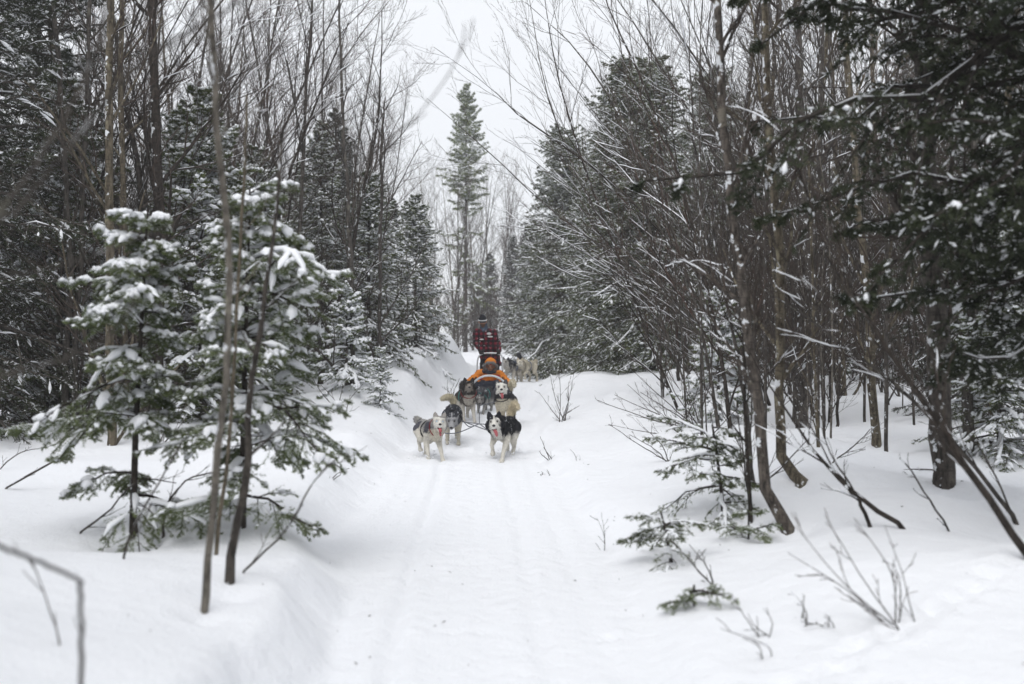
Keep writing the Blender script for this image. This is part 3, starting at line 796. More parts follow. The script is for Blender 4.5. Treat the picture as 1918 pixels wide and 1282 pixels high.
stem_tree(229, 'grey upright bare tree whose twigs edge the sky gap', [(660, 720, 27.0), (655, 450, 27.0), (640, 200, 27), (635, -20, 27)], 0.065, bark_m='bark_grey', tip=0.2, **BB)
stem_tree(230, 'second grey bare tree edging the sky gap, farther off', [(712, 700, 32.0), (714, 400, 32.0), (716, 260, 32), (722, 180, 32)], 0.055, bark_m='bark_grey', tip=0.2, **BB)
stem_tree(231, 'slim bare tree leaning right out of the left thicket', [(470, 760, 18.0), (500, 520, 18), (545, 320, 18), (600, 170, 18), (655, 40, 18)], 0.045, bark_m='bark_dark', tip=0.2, **BB)

# right side: trunks
RB = dict(n=(12, 8, 5), lf=((0.2, 0.42), (0.35, 0.6), (0.35, 0.6)), ang=(0.4, 0.8), up=0.3, t0=0.22)
stem_tree(301, 'dark near trunk curving up from the snow bank on the right, peeling above', [(1474, 996, 8.3), (1440, 900, 8.4), (1412, 720, 8.5), (1388, 520, 8.6), (1368, 330, 8.7), (1352, 150, 8.8), (1340, -80, 9.0)], 0.052,
          bark_m='bark_peel', tip=0.55, **dict(RB, t0=0.35, lf=((0.15, 0.35), (0.35, 0.6), (0.3, 0.5))))
stem_tree(302, 'yellowish trunk with a knee at its foot behind the dark near trunk', [(1497, 908, 9.6), (1462, 838, 9.8), (1461, 700, 10), (1462, 520, 10), (1448, 330, 10.1), (1436, 150, 10.2), (1425, -80, 10.4)], 0.055,
          bark_m='bark_tan', tip=0.6, **dict(RB, t0=0.4))
stem_tree(303, 'thick brown trunk with snow in its bark on the right', [(1768, 906, 9.7), (1760, 760, 9.7), (1750, 600, 9.7), (1742, 420, 9.8), (1735, 200, 10), (1730, -80, 10)], 0.098, bark_m='bark_brown', tip=0.75, sides=12, **dict(RB, t0=0.45))
stem_tree(304, 'pale trunk right of the thick brown one', [(1812, 850, 11.5), (1816, 700, 11.5), (1825, 500, 11.5), (1822, 250, 11.5), (1820, -80, 11.5)], 0.065, bark_m='bark_grey', tip=0.7, **dict(RB, t0=0.5))
stem_tree(305, 'speckled mid distance trunk in the clearing on the right', [(1643, 838, 12.0), (1632, 720, 12.0), (1625, 560, 12), (1606, 380, 12.2), (1590, 150, 12.4), (1580, -60, 12.6)], 0.06, bark_m='bark_tan', tip=0.5, **RB)
stem_tree(306, 'thick grey trunk forming a pair behind the yellowish kneed trunk', [(1500, 802, 14.5), (1512, 700, 14.5), (1512, 520, 14.6), (1502, 300, 14.8), (1490, 0, 15)], 0.085, bark_m='bark_grey', tip=0.6, **RB)
stem_tree(307, 'grey trunk leaning from the foot of the thick grey pair', [(1488, 790, 15.0), (1496, 650, 15), (1520, 480, 15), (1536, 250, 15.2), (1540, 0, 15.4)], 0.06, bark_m='bark_grey', tip=0.5, **RB)
stem_tree(308, 'thin pale pole standing in the clearing on the right', [(1533, 838, 12.0), (1526, 700, 12), (1522, 560, 12), (1515, 300, 12)], 0.022, name='bare_sapling', cat='sapling', bark_m='bark_tan', tip=0.5, **dict(RB, n=(6, 4, 3)))
for i, (px, py, lab) in enumerate([(1544, 790, 'leftmost of three thin dark saplings in the clearing'), (1553, 792, 'middle one of three thin dark saplings in the clearing'), (1567, 800, 'rightmost of three thin dark saplings in the clearing, forked')]):
    stem_tree(310 + i, lab, [(px, py, 13.6), (px + 3 * i, 690, 13.6), (px + 10 * i, 540, 13.7), (px + 14 * i, 400, 13.8)], 0.024, name='bare_sapling', cat='sapling', bark_m='bark_dark', tip=0.3, **dict(RB, n=(7, 5, 3)))
stem_tree(314, 'straight black sapling beside the drooping little fir', [(1406, 977, 8.6), (1398, 820, 8.6), (1390, 600, 8.7), (1376, 420, 8.8), (1362, 250, 9)], 0.021, name='bare_sapling', cat='sapling', bark_m='bark_dark', tip=0.3, **dict(RB, n=(7, 5, 3)))
stem_tree(315, 'grey sapling just left of the straight black one', [(1410, 915, 9.4), (1398, 780, 9.4), (1370, 600, 9.5), (1330, 400, 9.8)], 0.024, name='bare_sapling', cat='sapling', bark_m='bark_grey', tip=0.4, **dict(RB, n=(8, 5, 3)))

# right side: long whips leaning over the trail
WH = dict(n=(13, 7, 3), lf=((0.2, 0.42), (0.3, 0.6), (0.3, 0.6)), ang=(0.22, 0.55), up=0.2, t0=0.2, tip=0.12, snow=0.6, snow_w=0.007)
whips = [
    (401, [(1345, 800, 13.5), (1318, 640, 13.6), (1262, 440, 13.8), (1180, 250, 14.2), (1085, 100, 14.6), (985, 5, 15)], 0.032, 'bark_grey', 'grey whip of a stem bowing left, its tip beside the top of the sky gap'),
    (402, [(1370, 820, 12.5), (1345, 640, 12.6), (1290, 400, 12.8), (1225, 200, 13.2), (1150, 40, 13.6), (1110, -80, 14)], 0.035, 'bark_dark', 'dark bowed stem rising behind the snow laden young fir'),
    (403, [(1442, 760, 14.5), (1385, 620, 14.5), (1280, 480, 14.7), (1130, 330, 15), (985, 225, 15.4), (900, 150, 15.8), (812, 88, 16.2)], 0.032, 'bark_dark', 'long dark whip crossing the top of the tall fir'),
    (404, [(1430, 770, 15), (1330, 640, 15), (1195, 510, 15.3), (1040, 400, 15.6), (920, 290, 16), (800, 185, 16.5)], 0.028, 'bark_grey', 'grey whip arching low across the middle of the tall fir'),
    (405, [(1320, 750, 16), (1240, 620, 16), (1160, 470, 16), (1080, 330, 16.3), (1020, 150, 16.6), (985, -40, 17)], 0.032, 'bark_grey', 'bowed grey stem in front of the huge spruce'),
    (406, [(1270, 770, 16.5), (1220, 650, 16.5), (1135, 420, 16.8), (1070, 240, 17), (1030, 60, 17.4), (1010, -60, 17.8)], 0.03, 'bark_dark', 'thin dark stem bending up before the huge spruce'),
    (407, [(1480, 740, 16), (1440, 520, 16), (1360, 330, 16.3), (1260, 160, 16.8), (1170, 20, 17), (1120, -60, 17.4)], 0.042, 'bark_brown', 'brown leaning tree whose twigs fan out at the top centre right'),
    (408, [(1520, 750, 17), (1470, 480, 17), (1400, 270, 17.4), (1320, 100, 17.8), (1250, -60, 18)], 0.045, 'bark_grey', 'grey leaning tree behind the peeling near trunk'),
    (409, [(1400, 750, 17.5), (1300, 610, 17.5), (1190, 545, 17.5), (1080, 520, 17.6), (990, 470, 17.8)], 0.026, 'bark_grey', 'snow lined bough bowing almost level in front of the huge spruce'),
    (410, [(1410, 735, 18.5), (1310, 585, 18.5), (1180, 500, 18.5), (1070, 430, 18.8), (985, 410, 19)], 0.026, 'bark_grey', 'upper snow lined bough bowing level in front of the huge spruce'),
    (411, [(1300, 780, 14.5), (1262, 660, 14.5), (1215, 540, 14.6), (1150, 430, 14.8), (1090, 330, 15)], 0.022, 'bark_grey', 'slight grey stem leaning left before the dark spruce boughs'),
    (412, [(1350, 745, 19), (1330, 500, 19), (1300, 250, 19), (1290, 0, 19.4)], 0.045, 'bark_grey', 'upright grey bare tree behind the bowed stems'),
    (413, [(1570, 740, 19), (1530, 480, 19), (1480, 250, 19.2), (1440, 0, 19.5)], 0.05, 'bark_brown', 'brown bare tree deep behind the kneed trunk'),
    (414, [(1240, 745, 20), (1225, 480, 20), (1180, 230, 20.2), (1150, -20, 20.5)], 0.04, 'bark_grey', 'grey bare tree standing close before the huge spruce'),
]
for sd, pts, r, bm, lab in whips:
    stem_tree(sd, lab, pts, r, bark_m=bm, twig_m='twig_red' if sd % 3 == 0 else 'twig', **WH)
rw = np.random.default_rng(44)
WHP = []
for i in range(4):
    L = [7.5, 6.5, 8.5, 6.0][i]
    sp = [np.array([0, 0, -0.15]), np.zeros(3), np.array([-0.05 * L, 0, 0.3 * L]), np.array([-0.2 * L, 0.05, 0.6 * L]), np.array([-0.48 * L, 0.1, 0.92 * L])]
    WHP.append(bare_meshes(450 + i, sp, 0.034, bark_m=['bark_grey', 'bark_dark', 'bark_brown', 'bark_grey'][i], twig_m='twig_red' if i == 1 else 'twig', **WH))
wf = {}
for k in range(15):
    d = rw.uniform(12.5, 23); i = int(rw.integers(4)); sc = rw.uniform(0.8, 1.15)
    px = rw.uniform(915 + 0.46 * [7.5, 6.5, 8.5, 6.0][i] * sc / d * FPX, 1780); x = at_px(px, d); rz = rw.normal(0, 0.5)
    lb, gp = ['grey', 'dark reddish', 'long brown', 'short grey'][i] + ' stem bowing left, rooted ' + where(px, d), 'bowed stems right of the trail'
    if i in wf: dup(wf[i], (x, d, gz(x, d)), rz, sc, lb, gp)
    else: wf[i] = bare('bare_tree', lb, 'tree', (x, d, gz(x, d)), WHP[i], rz, sc, gp)
for k in range(20):
    d = rw.uniform(13.5, 24); i = int(rw.integers(4)); sc = rw.uniform(0.85, 1.2); rz = math.pi + rw.normal(0, 0.45)
    px = rw.uniform(0, 1) * max(120, 655 - 0.46 * [7.5, 6.5, 8.5, 6.0][i] * sc / d * FPX) + 50; x = at_px(px, d)
    dup(wf[i], (x, d, gz(x, d)), rz, sc, ['grey', 'dark reddish', 'long brown', 'short grey'][i] + ' stem leaning right, rooted ' + where(px, d), 'leaning trees left of the trail')
SAP = []
for i in range(4):
    L = [4.2, 5.4, 3.4, 6.2][i]
    ln = rw.uniform(-0.16, 0.06) * L
    sp = [np.array([0, 0, -0.15]), np.zeros(3), np.array([ln * 0.15, rw.normal(0, 0.05), 0.35 * L]), np.array([ln * 0.5, rw.normal(0, 0.08), 0.7 * L]), np.array([ln, 0.05, L])]
    SAP.append(bare_meshes(480 + i, sp, [0.017, 0.022, 0.014, 0.026][i], n=(9, 5, 3), lf=((0.16, 0.36), (0.3, 0.6), (0.3, 0.6)), ang=(0.35, 0.8), up=0.35, t0=0.25, bark_m=['bark_grey', 'bark_brown', 'bark_pale', 'bark_grey'][i], tip=0.2, snow=0.4, sides=6))
sfirst = {}
for k in range(58):
    d = rw.uniform(10.5, 21); i = int(rw.integers(4)); sc = rw.uniform(0.8, 1.2); rz = rw.normal(0, 0.7)
    px = rw.uniform(1260, 1900) if k < 38 else rw.uniform(20, 420); d = d if k < 38 else d + 3.5
    x = at_px(px, d)
    lb, gp = ['thin grey sapling ', 'thin brown sapling ', 'short pale sapling ', 'tall thin grey sapling '][i] + where(px, d), 'thin saplings of the undergrowth'
    if i in sfirst: dup(sfirst[i], (x, d, gz(x, d)), rz, sc, lb, gp)
    else: sfirst[i] = bare('bare_sapling', lb, 'sapling', (x, d, gz(x, d)), SAP[i], rz, sc, gp)
# near whips running from the lower right up to the left
stem_tree(420, 'dark stem sloping up to the left from the lower right corner', [(1925, 1045, 7.0), (1840, 920, 7.1), (1740, 770, 7.3), (1640, 620, 7.6), (1560, 500, 7.9), (1500, 330, 8.2), (1440, 200, 8.6)], 0.026, bark_m='bark_dark', **dict(WH, n=(9, 6, 3)))
stem_tree(421, 'second sloping stem beside the one from the lower right corner', [(1905, 985, 7.8), (1830, 880, 7.9), (1700, 740, 8.1), (1560, 630, 8.4), (1430, 540, 8.8), (1330, 480, 9.2)], 0.02, bark_m='bark_grey', **dict(WH, n=(9, 6, 3)))
stem_tree(422, 'forked black pole slanting out of the snow beside the near trunk', [(1693, 993, 8.2), (1610, 935, 8.3), (1560, 885, 8.4), (1500, 810, 8.6), (1440, 720, 8.9), (1380, 620, 9.2)], 0.021, bark_m='bark_dark', **dict(WH, n=(6, 4, 0), t0=0.35))
stem_tree(423, 'short black prop under the slanting forked pole', [(1630, 990, 8.3), (1612, 945, 8.35), (1602, 930, 8.35), (1560, 880, 8.45), (1500, 842, 8.6), (1400, 788, 9)], 0.017, name='bare_branch', cat='branch', bark_m='bark_dark', **dict(WH, n=(4, 3, 0), t0=0.4))
stem_tree(424, 'thin dark rod standing askew between the near trunk and the thick brown trunk', [(1778, 997, 8.1), (1735, 930, 8.1), (1705, 880, 8.15), (1685, 858, 8.2)], 0.009, name='bare_twig', cat='twig', bark_m='bark_dark', tip=0.4, n=(5, 2, 0), lf=((0.12, 0.25), (0.3, 0.5)), snow=0.2)
stem_tree(425, 'bare branch arching level over the snow left of the thick brown trunk', [(1762, 885, 9.4), (1700, 880, 9.4), (1650, 895, 9.4), (1618, 900, 9.4)], 0.008, name='bare_branch', cat='branch', tip=0.4, n=(5, 2, 0), lf=((0.15, 0.4), (0.3, 0.5)), snow=0.4)
stem_tree(426, 'forked dry branch in the clearing on the right', [(1560, 868, 10.8), (1600, 835, 10.8), (1630, 805, 10.8)], 0.009, name='bare_branch', cat='branch', tip=0.4, n=(6, 3, 0), lf=((0.3, 0.6), (0.3, 0.5)), snow=0.3)

# bare trees of the wood, copies of a few kinds
BP = []
for i in range(7):
    r = np.random.default_rng(600 + i)
    Hh = [8.5, 10, 9, 11, 7.5, 6, 9.5][i]
    ln = r.uniform(-0.12, 0.12, 2) * Hh
    sp = [np.array([0, 0, -0.2]), np.zeros(3), np.array([ln[0] * 0.2, ln[1] * 0.2, Hh * 0.33]), np.array([ln[0] * 0.6, ln[1] * 0.6, Hh * 0.68]), np.array([ln[0], ln[1], Hh])]
    BP.append(bare_meshes(600 + i, sp, [0.06, 0.075, 0.055, 0.085, 0.045, 0.035, 0.06][i], n=(18, 9, 5), lf=((0.2, 0.42), (0.35, 0.6), (0.35, 0.6)), ang=(0.4, 0.75), up=0.45, t0=0.18,
                    bark_m=['bark_grey', 'bark_grey', 'bark_brown', 'bark_tan', 'bark_dark', 'bark_brown', 'bark_grey'][i], twig_m='twig_red' if i in (2, 5) else 'twig', tip=0.12, rmin=0.003, sides=6))
BFIRST = {}
def put_bare(i, label, x, y, sc, group):
    z = gz(x, y); rz = rngf.uniform(0, 6.28)
    if i in BFIRST: return dup(BFIRST[i], (x, y, z), rz, sc, label, group)
    BFIRST[i] = bare('bare_tree', label, 'tree', (x, y, z), BP[i], rz, sc, group)
    return BFIRST[i]
zones = [  # px range, depth range, how many, label, group
    ((0, 330), (14, 26), 16, 'bare tree in the dark thicket behind the left end of the bank', 'bare trees, left thicket'),
    ((330, 690), (17, 30), 22, 'bare tree among the snowy spruces left of the trail', 'bare trees, left of the trail'),
    ((500, 730), (30, 48), 22, 'thin hazy bare tree edging the left side of the sky gap', 'bare trees, left of the gap'),
    ((1180, 1480), (17, 30), 15, 'bare tree behind the bowed stems right of the huge spruce', 'bare trees, right of the huge spruce'),
    ((1480, 1918), (13, 28), 24, 'bare tree in the wood behind the clearing on the right', 'bare trees, right wood'),
    ((760, 960), (46, 70), 22, 'faint grey bare tree in the haze at the end of the trail', 'bare trees, end of the trail'),
    ((-200, 2100), (32, 64), 60, 'faint bare tree deep in the hazy wood', 'bare trees, deep wood'),
]
LAB = {}
for (pa, pb), (da, db), n, lab, grp in zones:
    k = 0
    while k < n:
        y = rngf.uniform(da, db); px = rngf.uniform(pa, pb); x = at_px(px, y)
        if not clear(x, y) and y < 44: continue
        i = int(rngf.integers(7)); Hh = [8.5, 10, 9, 11, 7.5, 6, 9.5][i]; sc = rngf.uniform(0.8, 1.2)
        if 630 < px < 985:
            cap = 1.6 + y * (np.interp(px, [630, 700, 760, 830, 900, 985], [640, 470, 350, 270, 280, 500]) / FPX); sc = min(sc, cap / Hh)
        lab = ['grey barked bare tree ', 'tall grey barked bare tree ', 'brown barked bare tree ', 'tall yellowish barked bare tree ', 'small dark barked bare tree ', 'short reddish twigged bare tree ', 'slender grey bare tree '][i] + where(px, y)
        put_bare(i, lab, x, y, sc, LAB.setdefault(lab, grp)); k += 1

# ------------------------------------------------------------------ shrubs, sprigs and twigs in the snow
def shrub(seed, label, base_px, tips, d, r, name='bare_shrub', cat='shrub', n=(5, 3, 0), twig_m='twig', **kw):
    b = G(*base_px)
    d = b[1]
    rg = np.random.default_rng(seed)
    sps = []
    for (px, py) in tips:
        e = W(px, py, d + rg.uniform(-0.25, 0.25)) - b
        o = np.array([rg.normal(0, 0.03), rg.normal(0, 0.03), -0.06])
        m = e * 0.5 + np.array([rg.normal(0, 0.04), rg.normal(0, 0.04), -0.04 * np.linalg.norm(e)])
        sps.append([o, o + e * 0.12, m, e])
    me = bare_meshes(seed, None, [r] * len(sps), spines=sps, n=n, lf=((0.2, 0.45), (0.3, 0.6)), ang=(0.35, 0.75), up=0.3, t0=0.2, tip=0.3, bark_m='bark_brown', twig_m=twig_m, snow=0.2, sides=5, **kw)
    t = bare(name, label, cat, tuple(b), me, parts=('stem', 'twigs', 'snow_cover'))
    return t
shrub(501, 'leafless shrub on the right bank behind the black and white lead dog', (1054, 790), [(1010, 735), (1030, 700), (1048, 690), (1065, 715), (1075, 700), (1085, 760)], 15, 0.009)
shrub(502, 'reddish bare shrub bending left in the lower right', (1692, 1170), [(1490, 985), (1545, 965), (1600, 970), (1475, 1035)], 6, 0.005, twig_m='twig_red', n=(4, 2, 0))
shrub(503, 'tall thin shoots beside the reddish bare shrub', (1705, 1160), [(1672, 1045), (1658, 985)], 6, 0.004, twig_m='twig_red', n=(3, 1, 0))
shrub(504, 'wide bare shrub of leaning rods on the right bank', (1312, 800), [(1120, 750), (1150, 740), (1180, 690), (1230, 660), (1270, 700), (1200, 735)], 13, 0.011, n=(6, 4, 0))
shrub(505, 'second bare shrub behind the wide one, its rods crossing', (1275, 810), [(1140, 795), (1175, 720), (1240, 720), (1290, 680)], 13, 0.008)
shrub(506, 'dry forked twig in the lower right foreground snow', (1442, 1198), [(1370, 1112), (1430, 1140), (1400, 1150)], 5, 0.0045, name='bare_twig', cat='twig', n=(2, 0, 0))
shrub(507, 'fallen dry twig nearest the bottom edge on the right', (1442, 1230), [(1350, 1178), (1390, 1195)], 5, 0.0045, name='bare_twig', cat='twig', n=(2, 0, 0))
shrub(508, 'stubby dark twig poking from the snow left of the reddish shrub', (1518, 1172), [(1482, 1108), (1500, 1125), (1500, 1165)], 5.4, 0.006, name='bare_twig', cat='twig', n=(3, 2, 0))
shrub(509, 'tiny dark twig beside the stubby one', (1558, 1175), [(1545, 1150), (1556, 1155)], 5.4, 0.005, name='bare_twig', cat='twig', n=(1, 0, 0))
shrub(510, 'small dark twig on the snow right of the lead dogs', (1036, 858), [(1012, 818), (1018, 838), (1010, 845)], 13, 0.008, name='bare_twig', cat='twig', n=(2, 0, 0))
shrub(511, 'crumpled leaf twig on the packed snow in front of the lead dogs', (1020, 892), [(1014, 883), (1024, 880), (1016, 888)], 12, 0.006, name='bare_twig', cat='twig', n=(2, 0, 0))
shrub(512, 'low bare shrub poking from the snow heap left of the sled', (842, 745), [(828, 725), (838, 712), (850, 722), (862, 708), (845, 730)], 20, 0.009, n=(4, 3, 0))
shrub(513, 'bare rod with a few twigs on the right bank', (1262, 862), [(1140, 795), (1180, 815), (1205, 800)], 11.5, 0.009, name='bare_twig', cat='twig', n=(3, 2, 0))
shrub(514, 'thin twig standing in the snow between lead dog and wide shrub', (1084, 864), [(1068, 842), (1080, 848)], 12.5, 0.005, name='bare_twig', cat='twig', n=(1, 0, 0))
shrub(515, 'bent dark twig on the left side of the trail', (622, 900), [(655, 878), (640, 885)], 10, 0.008, name='bare_twig', cat='twig', n=(2, 0, 0))
shrub(516, 'bundle of fine grey twigs at the left foot of the low evergreen clump', (1130, 1030), [(1118, 970), (1126, 960), (1150, 1020)], 7, 0.004, name='bare_twig', cat='twig', n=(3, 0, 0))
shrub(517, 'thin brown rods slanting over the snow before the low evergreen clump', (1345, 1092), [(1255, 1010), (1290, 1020), (1310, 1030)], 6.5, 0.006, name='bare_twig', cat='twig', n=(3, 2, 0))
shrub(518, 'low tangle of bare twigs under the left trail side spruces', (640, 772), [(580, 700), (600, 720), (650, 705), (680, 720), (560, 740)], 15, 0.008, n=(5, 3, 0))
shrub(519, 'tangle of bare rods at the far left behind the bank', (60, 806), [(0, 760), (20, 730), (70, 740), (110, 755), (90, 720)], 13, 0.011, n=(6, 4, 0))
shrub(520, 'bare rods behind the left near fir, standing on the bank', (300, 830), [(260, 750), (285, 735), (330, 750), (350, 780)], 12, 0.010, n=(5, 3, 0))

# small evergreens on the right bank
LOW = dict(dz=0.13, nb=5, n1=12, n2=5, tw=0.4, tw2=0.42, per=20, nl=0.022, nw=0.004, needle_m='needle', bark_m='bark_dark', K=6)
b = G(1358, 962)
me = conifer_meshes(701, 0.8, 0.16, 0.72, 0.014, slope=(0.05, 0.3), droop=0.5, pw=0.35, snow=0.55, sw=0.017, sh=0.013, strip=0.6, lean=(-0.12, 0), bl=0.09, frost=0.12,
                    side_bias=lambda az, u: 0.55 + 0.6 * max(0.0, math.cos(az - math.pi)), **dict(LOW, dz=0.16, nb=4))
conifer('fir_sapling', 'drooping little fir with frosted boughs beside the straight black sapling', me, tuple(b), cat='sapling')
b = G(1265, 1055)
me = conifer_meshes(702, 0.34, 0.1, 0.42, 0.012, slope=(-0.1, 0.25), droop=0.25, pw=0.5, snow=0.5, sw=0.016, sh=0.012, strip=0.5, lean=(-0.1, 0), **dict(LOW, nb=4, dz=0.13, n1=10))
conifer('fir_sapling', 'low evergreen clump half buried in the right bank', me, tuple(b), cat='sapling')
b = G(1300, 1140)
me = conifer_meshes(703, 0.12, 0.02, 0.17, 0.003, slope=(0.0, 0.2), droop=0.2, pw=0.4, snow=0.25, sw=0.012, sh=0.01, strip=0.3, **dict(LOW, needle_m='needle_fir', nb=2.6, dz=0.08, n1=8, n2=3))
conifer('fir_sapling', 'small green fir sprig lying on the lower right snow', me, tuple(b), cat='sapling')
b = G(1402, 1012)
me = conifer_meshes(704, 0.2, 0.03, 0.22, 0.004, slope=(0.0, 0.3), droop=0.2, pw=0.4, snow=0.3, sw=0.012, sh=0.01, strip=0.3, **dict(LOW, needle_m='needle_fir', nb=2.6, dz=0.10, n1=8, n2=3))
conifer('fir_sapling', 'tiny fir sprig under the dark near trunk', me, tuple(b), cat='sapling')
# ------------------------------------------------------------------ bodies: many overlapping volumes fused into one continuous skin
def fuse(name, mb, voxel, smooth_it=3):
    me = mb.mesh(name + '_raw', [], True)
    o = link(name + '_raw', me)
    m = o.modifiers.new('fuse', 'REMESH'); m.mode = 'VOXEL'; m.voxel_size = voxel; m.use_smooth_shade = True
    if smooth_it:
        sm = o.modifiers.new('soft', 'SMOOTH'); sm.factor = 0.5; sm.iterations = smooth_it
    dg = bpy.context.evaluated_depsgraph_get()
    out = bpy.data.meshes.new_from_object(o.evaluated_get(dg))
    out.name = name
    bpy.data.objects.remove(o); bpy.data.meshes.remove(me)
    return out

class Body:
    """chains of (point, radius) with a region name each."""
    def __init__(s): s.mb = MB(); s.sp = []; s.sr = []; s.sg = []
    def chain(s, pts, rad, region, T=None, sq=None):
        p = np.array(pts, float); r = np.array(rad, float)
        if T is not None: p = T(p)
        s.mb.tubes(p, r, 12, 0, cap=True)
        for q, rr in zip(p, r): s.mb.ball(q, rr * 0.995, seg=12, rings=8)
        for i in range(len(p) - 1):
            for t in np.linspace(0, 1, 5):
                s.sp.append(p[i] * (1 - t) + p[i + 1] * t); s.sr.append(r[i] * (1 - t) + r[i + 1] * t); s.sg.append(region)
    def ball(s, c, r, region, T=None, rot=None):
        c = np.array([c], float)
        if T is not None: c = T(c)
        s.mb.ball(c[0], r, seg=14, rings=10, rot=rot)
        s.sp.append(c[0]); s.sr.append(float(np.mean(np.broadcast_to(r, (3,))))); s.sg.append(region)
    def regions(s, V):
        P = np.array(s.sp); R = np.array(s.sr)
        dist = np.linalg.norm(V[:, None] - P[None], axis=2) - R[None]
        return np.array(s.sg)[dist.argmin(1)]

def verts_of(me):
    a = np.empty(len(me.vertices) * 3, np.float32); me.vertices.foreach_get('co', a); return a.reshape(-1, 3).astype(float)

def paint(me, C):
    at = me.color_attributes.new('coat', 'FLOAT_COLOR', 'POINT')
    at.data.foreach_set('color', np.concatenate([C, np.ones((len(C), 1))], 1).astype(np.float32).ravel())

def coat_mat(name, rough=0.9, snow=0.0):
    m, nt, b = new_mat(name)
    at = nt.nodes.new('ShaderNodeAttribute'); at.attribute_name = 'coat'
    nz, cr = noise_ramp(nt, 60, [(0.3, (0.75, 0.75, 0.75)), (0.7, (1.15, 1.15, 1.15))], 3)
    mx = nt.nodes.new('ShaderNodeMixRGB'); mx.blend_type = 'MULTIPLY'; mx.inputs[0].default_value = 1
    nt.links.new(at.outputs['Color'], mx.inputs[1]); nt.links.new(cr.outputs[0], mx.inputs[2])
    nt.links.new(mx.outputs[0], b.inputs['Base Color'])
    b.inputs['Roughness'].default_value = rough
    b.inputs['Specular IOR Level'].default_value = 0.1
    return m
M['coat'] = coat_mat('dog coat')
M['skin'] = coat_mat('painted skin', 0.6)
M['nose'] = flat('dog nose', (0.012, 0.011, 0.012), 0.35, spec=0.5)
M['eye_dark'] = flat('dark eye', (0.03, 0.018, 0.01), 0.15, spec=0.6)
M['eye_blue'] = flat('pale blue eye', (0.35, 0.48, 0.6), 0.15, spec=0.6)
M['tongue'] = flat('tongue', (0.42, 0.10, 0.11), 0.4, spec=0.4)
M['mouth'] = flat('mouth lining', (0.10, 0.02, 0.02), 0.5)
M['web_black'] = flat('black webbing', (0.02, 0.02, 0.022), 0.8)
M['web_red'] = flat('red webbing', (0.22, 0.02, 0.02), 0.8)
M['web_teal'] = flat('teal webbing', (0.05, 0.20, 0.19), 0.8)
M['web_blue'] = flat('grey blue webbing', (0.13, 0.16, 0.24), 0.8)
M['rope'] = flat('grey poly rope', (0.16, 0.17, 0.19), 0.8, 0.4, 60)

LEGS = {  # offsets for one leg: list of (y, z) for elbow/knee, wrist/hock, paw; front legs start at the shoulder
    'f_stand': [(-0.13, 0.31), (-0.19, 0.15), (-0.215, 0.035)],
    'f_reach': [(-0.20, 0.31), (-0.33, 0.18), (-0.42, 0.04)],
    'f_lift': [(-0.22, 0.33), (-0.36, 0.26), (-0.30, 0.13)],
    'f_push': [(-0.08, 0.31), (-0.05, 0.15), (-0.03, 0.035)],
    'h_stand': [(0.20, 0.31), (0.34, 0.18), (0.29, 0.035)],
    'h_reach': [(0.12, 0.31), (0.22, 0.18), (0.10, 0.035)],
    'h_push': [(0.27, 0.30), (0.45, 0.20), (0.46, 0.04)],
    'h_lift': [(0.14, 0.34), (0.28, 0.27), (0.20, 0.15)],
}
TAILS = {
    'plume': ([(0, .38, .56), (-0.02, .45, .67), (0.01, .44, .77), (0.06, .37, .80), (0.12, .30, .75)], [.045, .052, .055, .05, .03]),
    'plume_left': ([(0, .38, .56), (0.05, .44, .68), (0.13, .43, .80), (0.17, .36, .86), (0.15, .28, .80)], [.04, .05, .055, .05, .03]),
    'curl': ([(0, .38, .56), (0, .45, .66), (0, .42, .78), (0.02, .32, .80), (0.05, .26, .72)], [.045, .05, .055, .05, .03]),
    'fluff': ([(0, .38, .56), (0.02, .45, .66), (0.05, .43, .76), (0.09, .36, .79), (0.11, .30, .72)], [.042, .048, .05, .048, .03]),
    'low': ([(0, .38, .54), (0, .47, .56), (-0.02, .56, .60), (-0.03, .63, .62)], [.045, .055, .055, .03]),
    'wide': ([(0, .38, .56), (0.03, .44, .66), (0.0, .43, .745), (-0.08, .39, .765), (-0.17, .34, .735)], [.042, .05, .054, .05, .03]),
    'curl_low': ([(0, .38, .54), (0, .45, .62), (0, .43, .70), (0.02, .35, .71), (0.05, .29, .64)], [.045, .05, .05, .045, .03]),
}

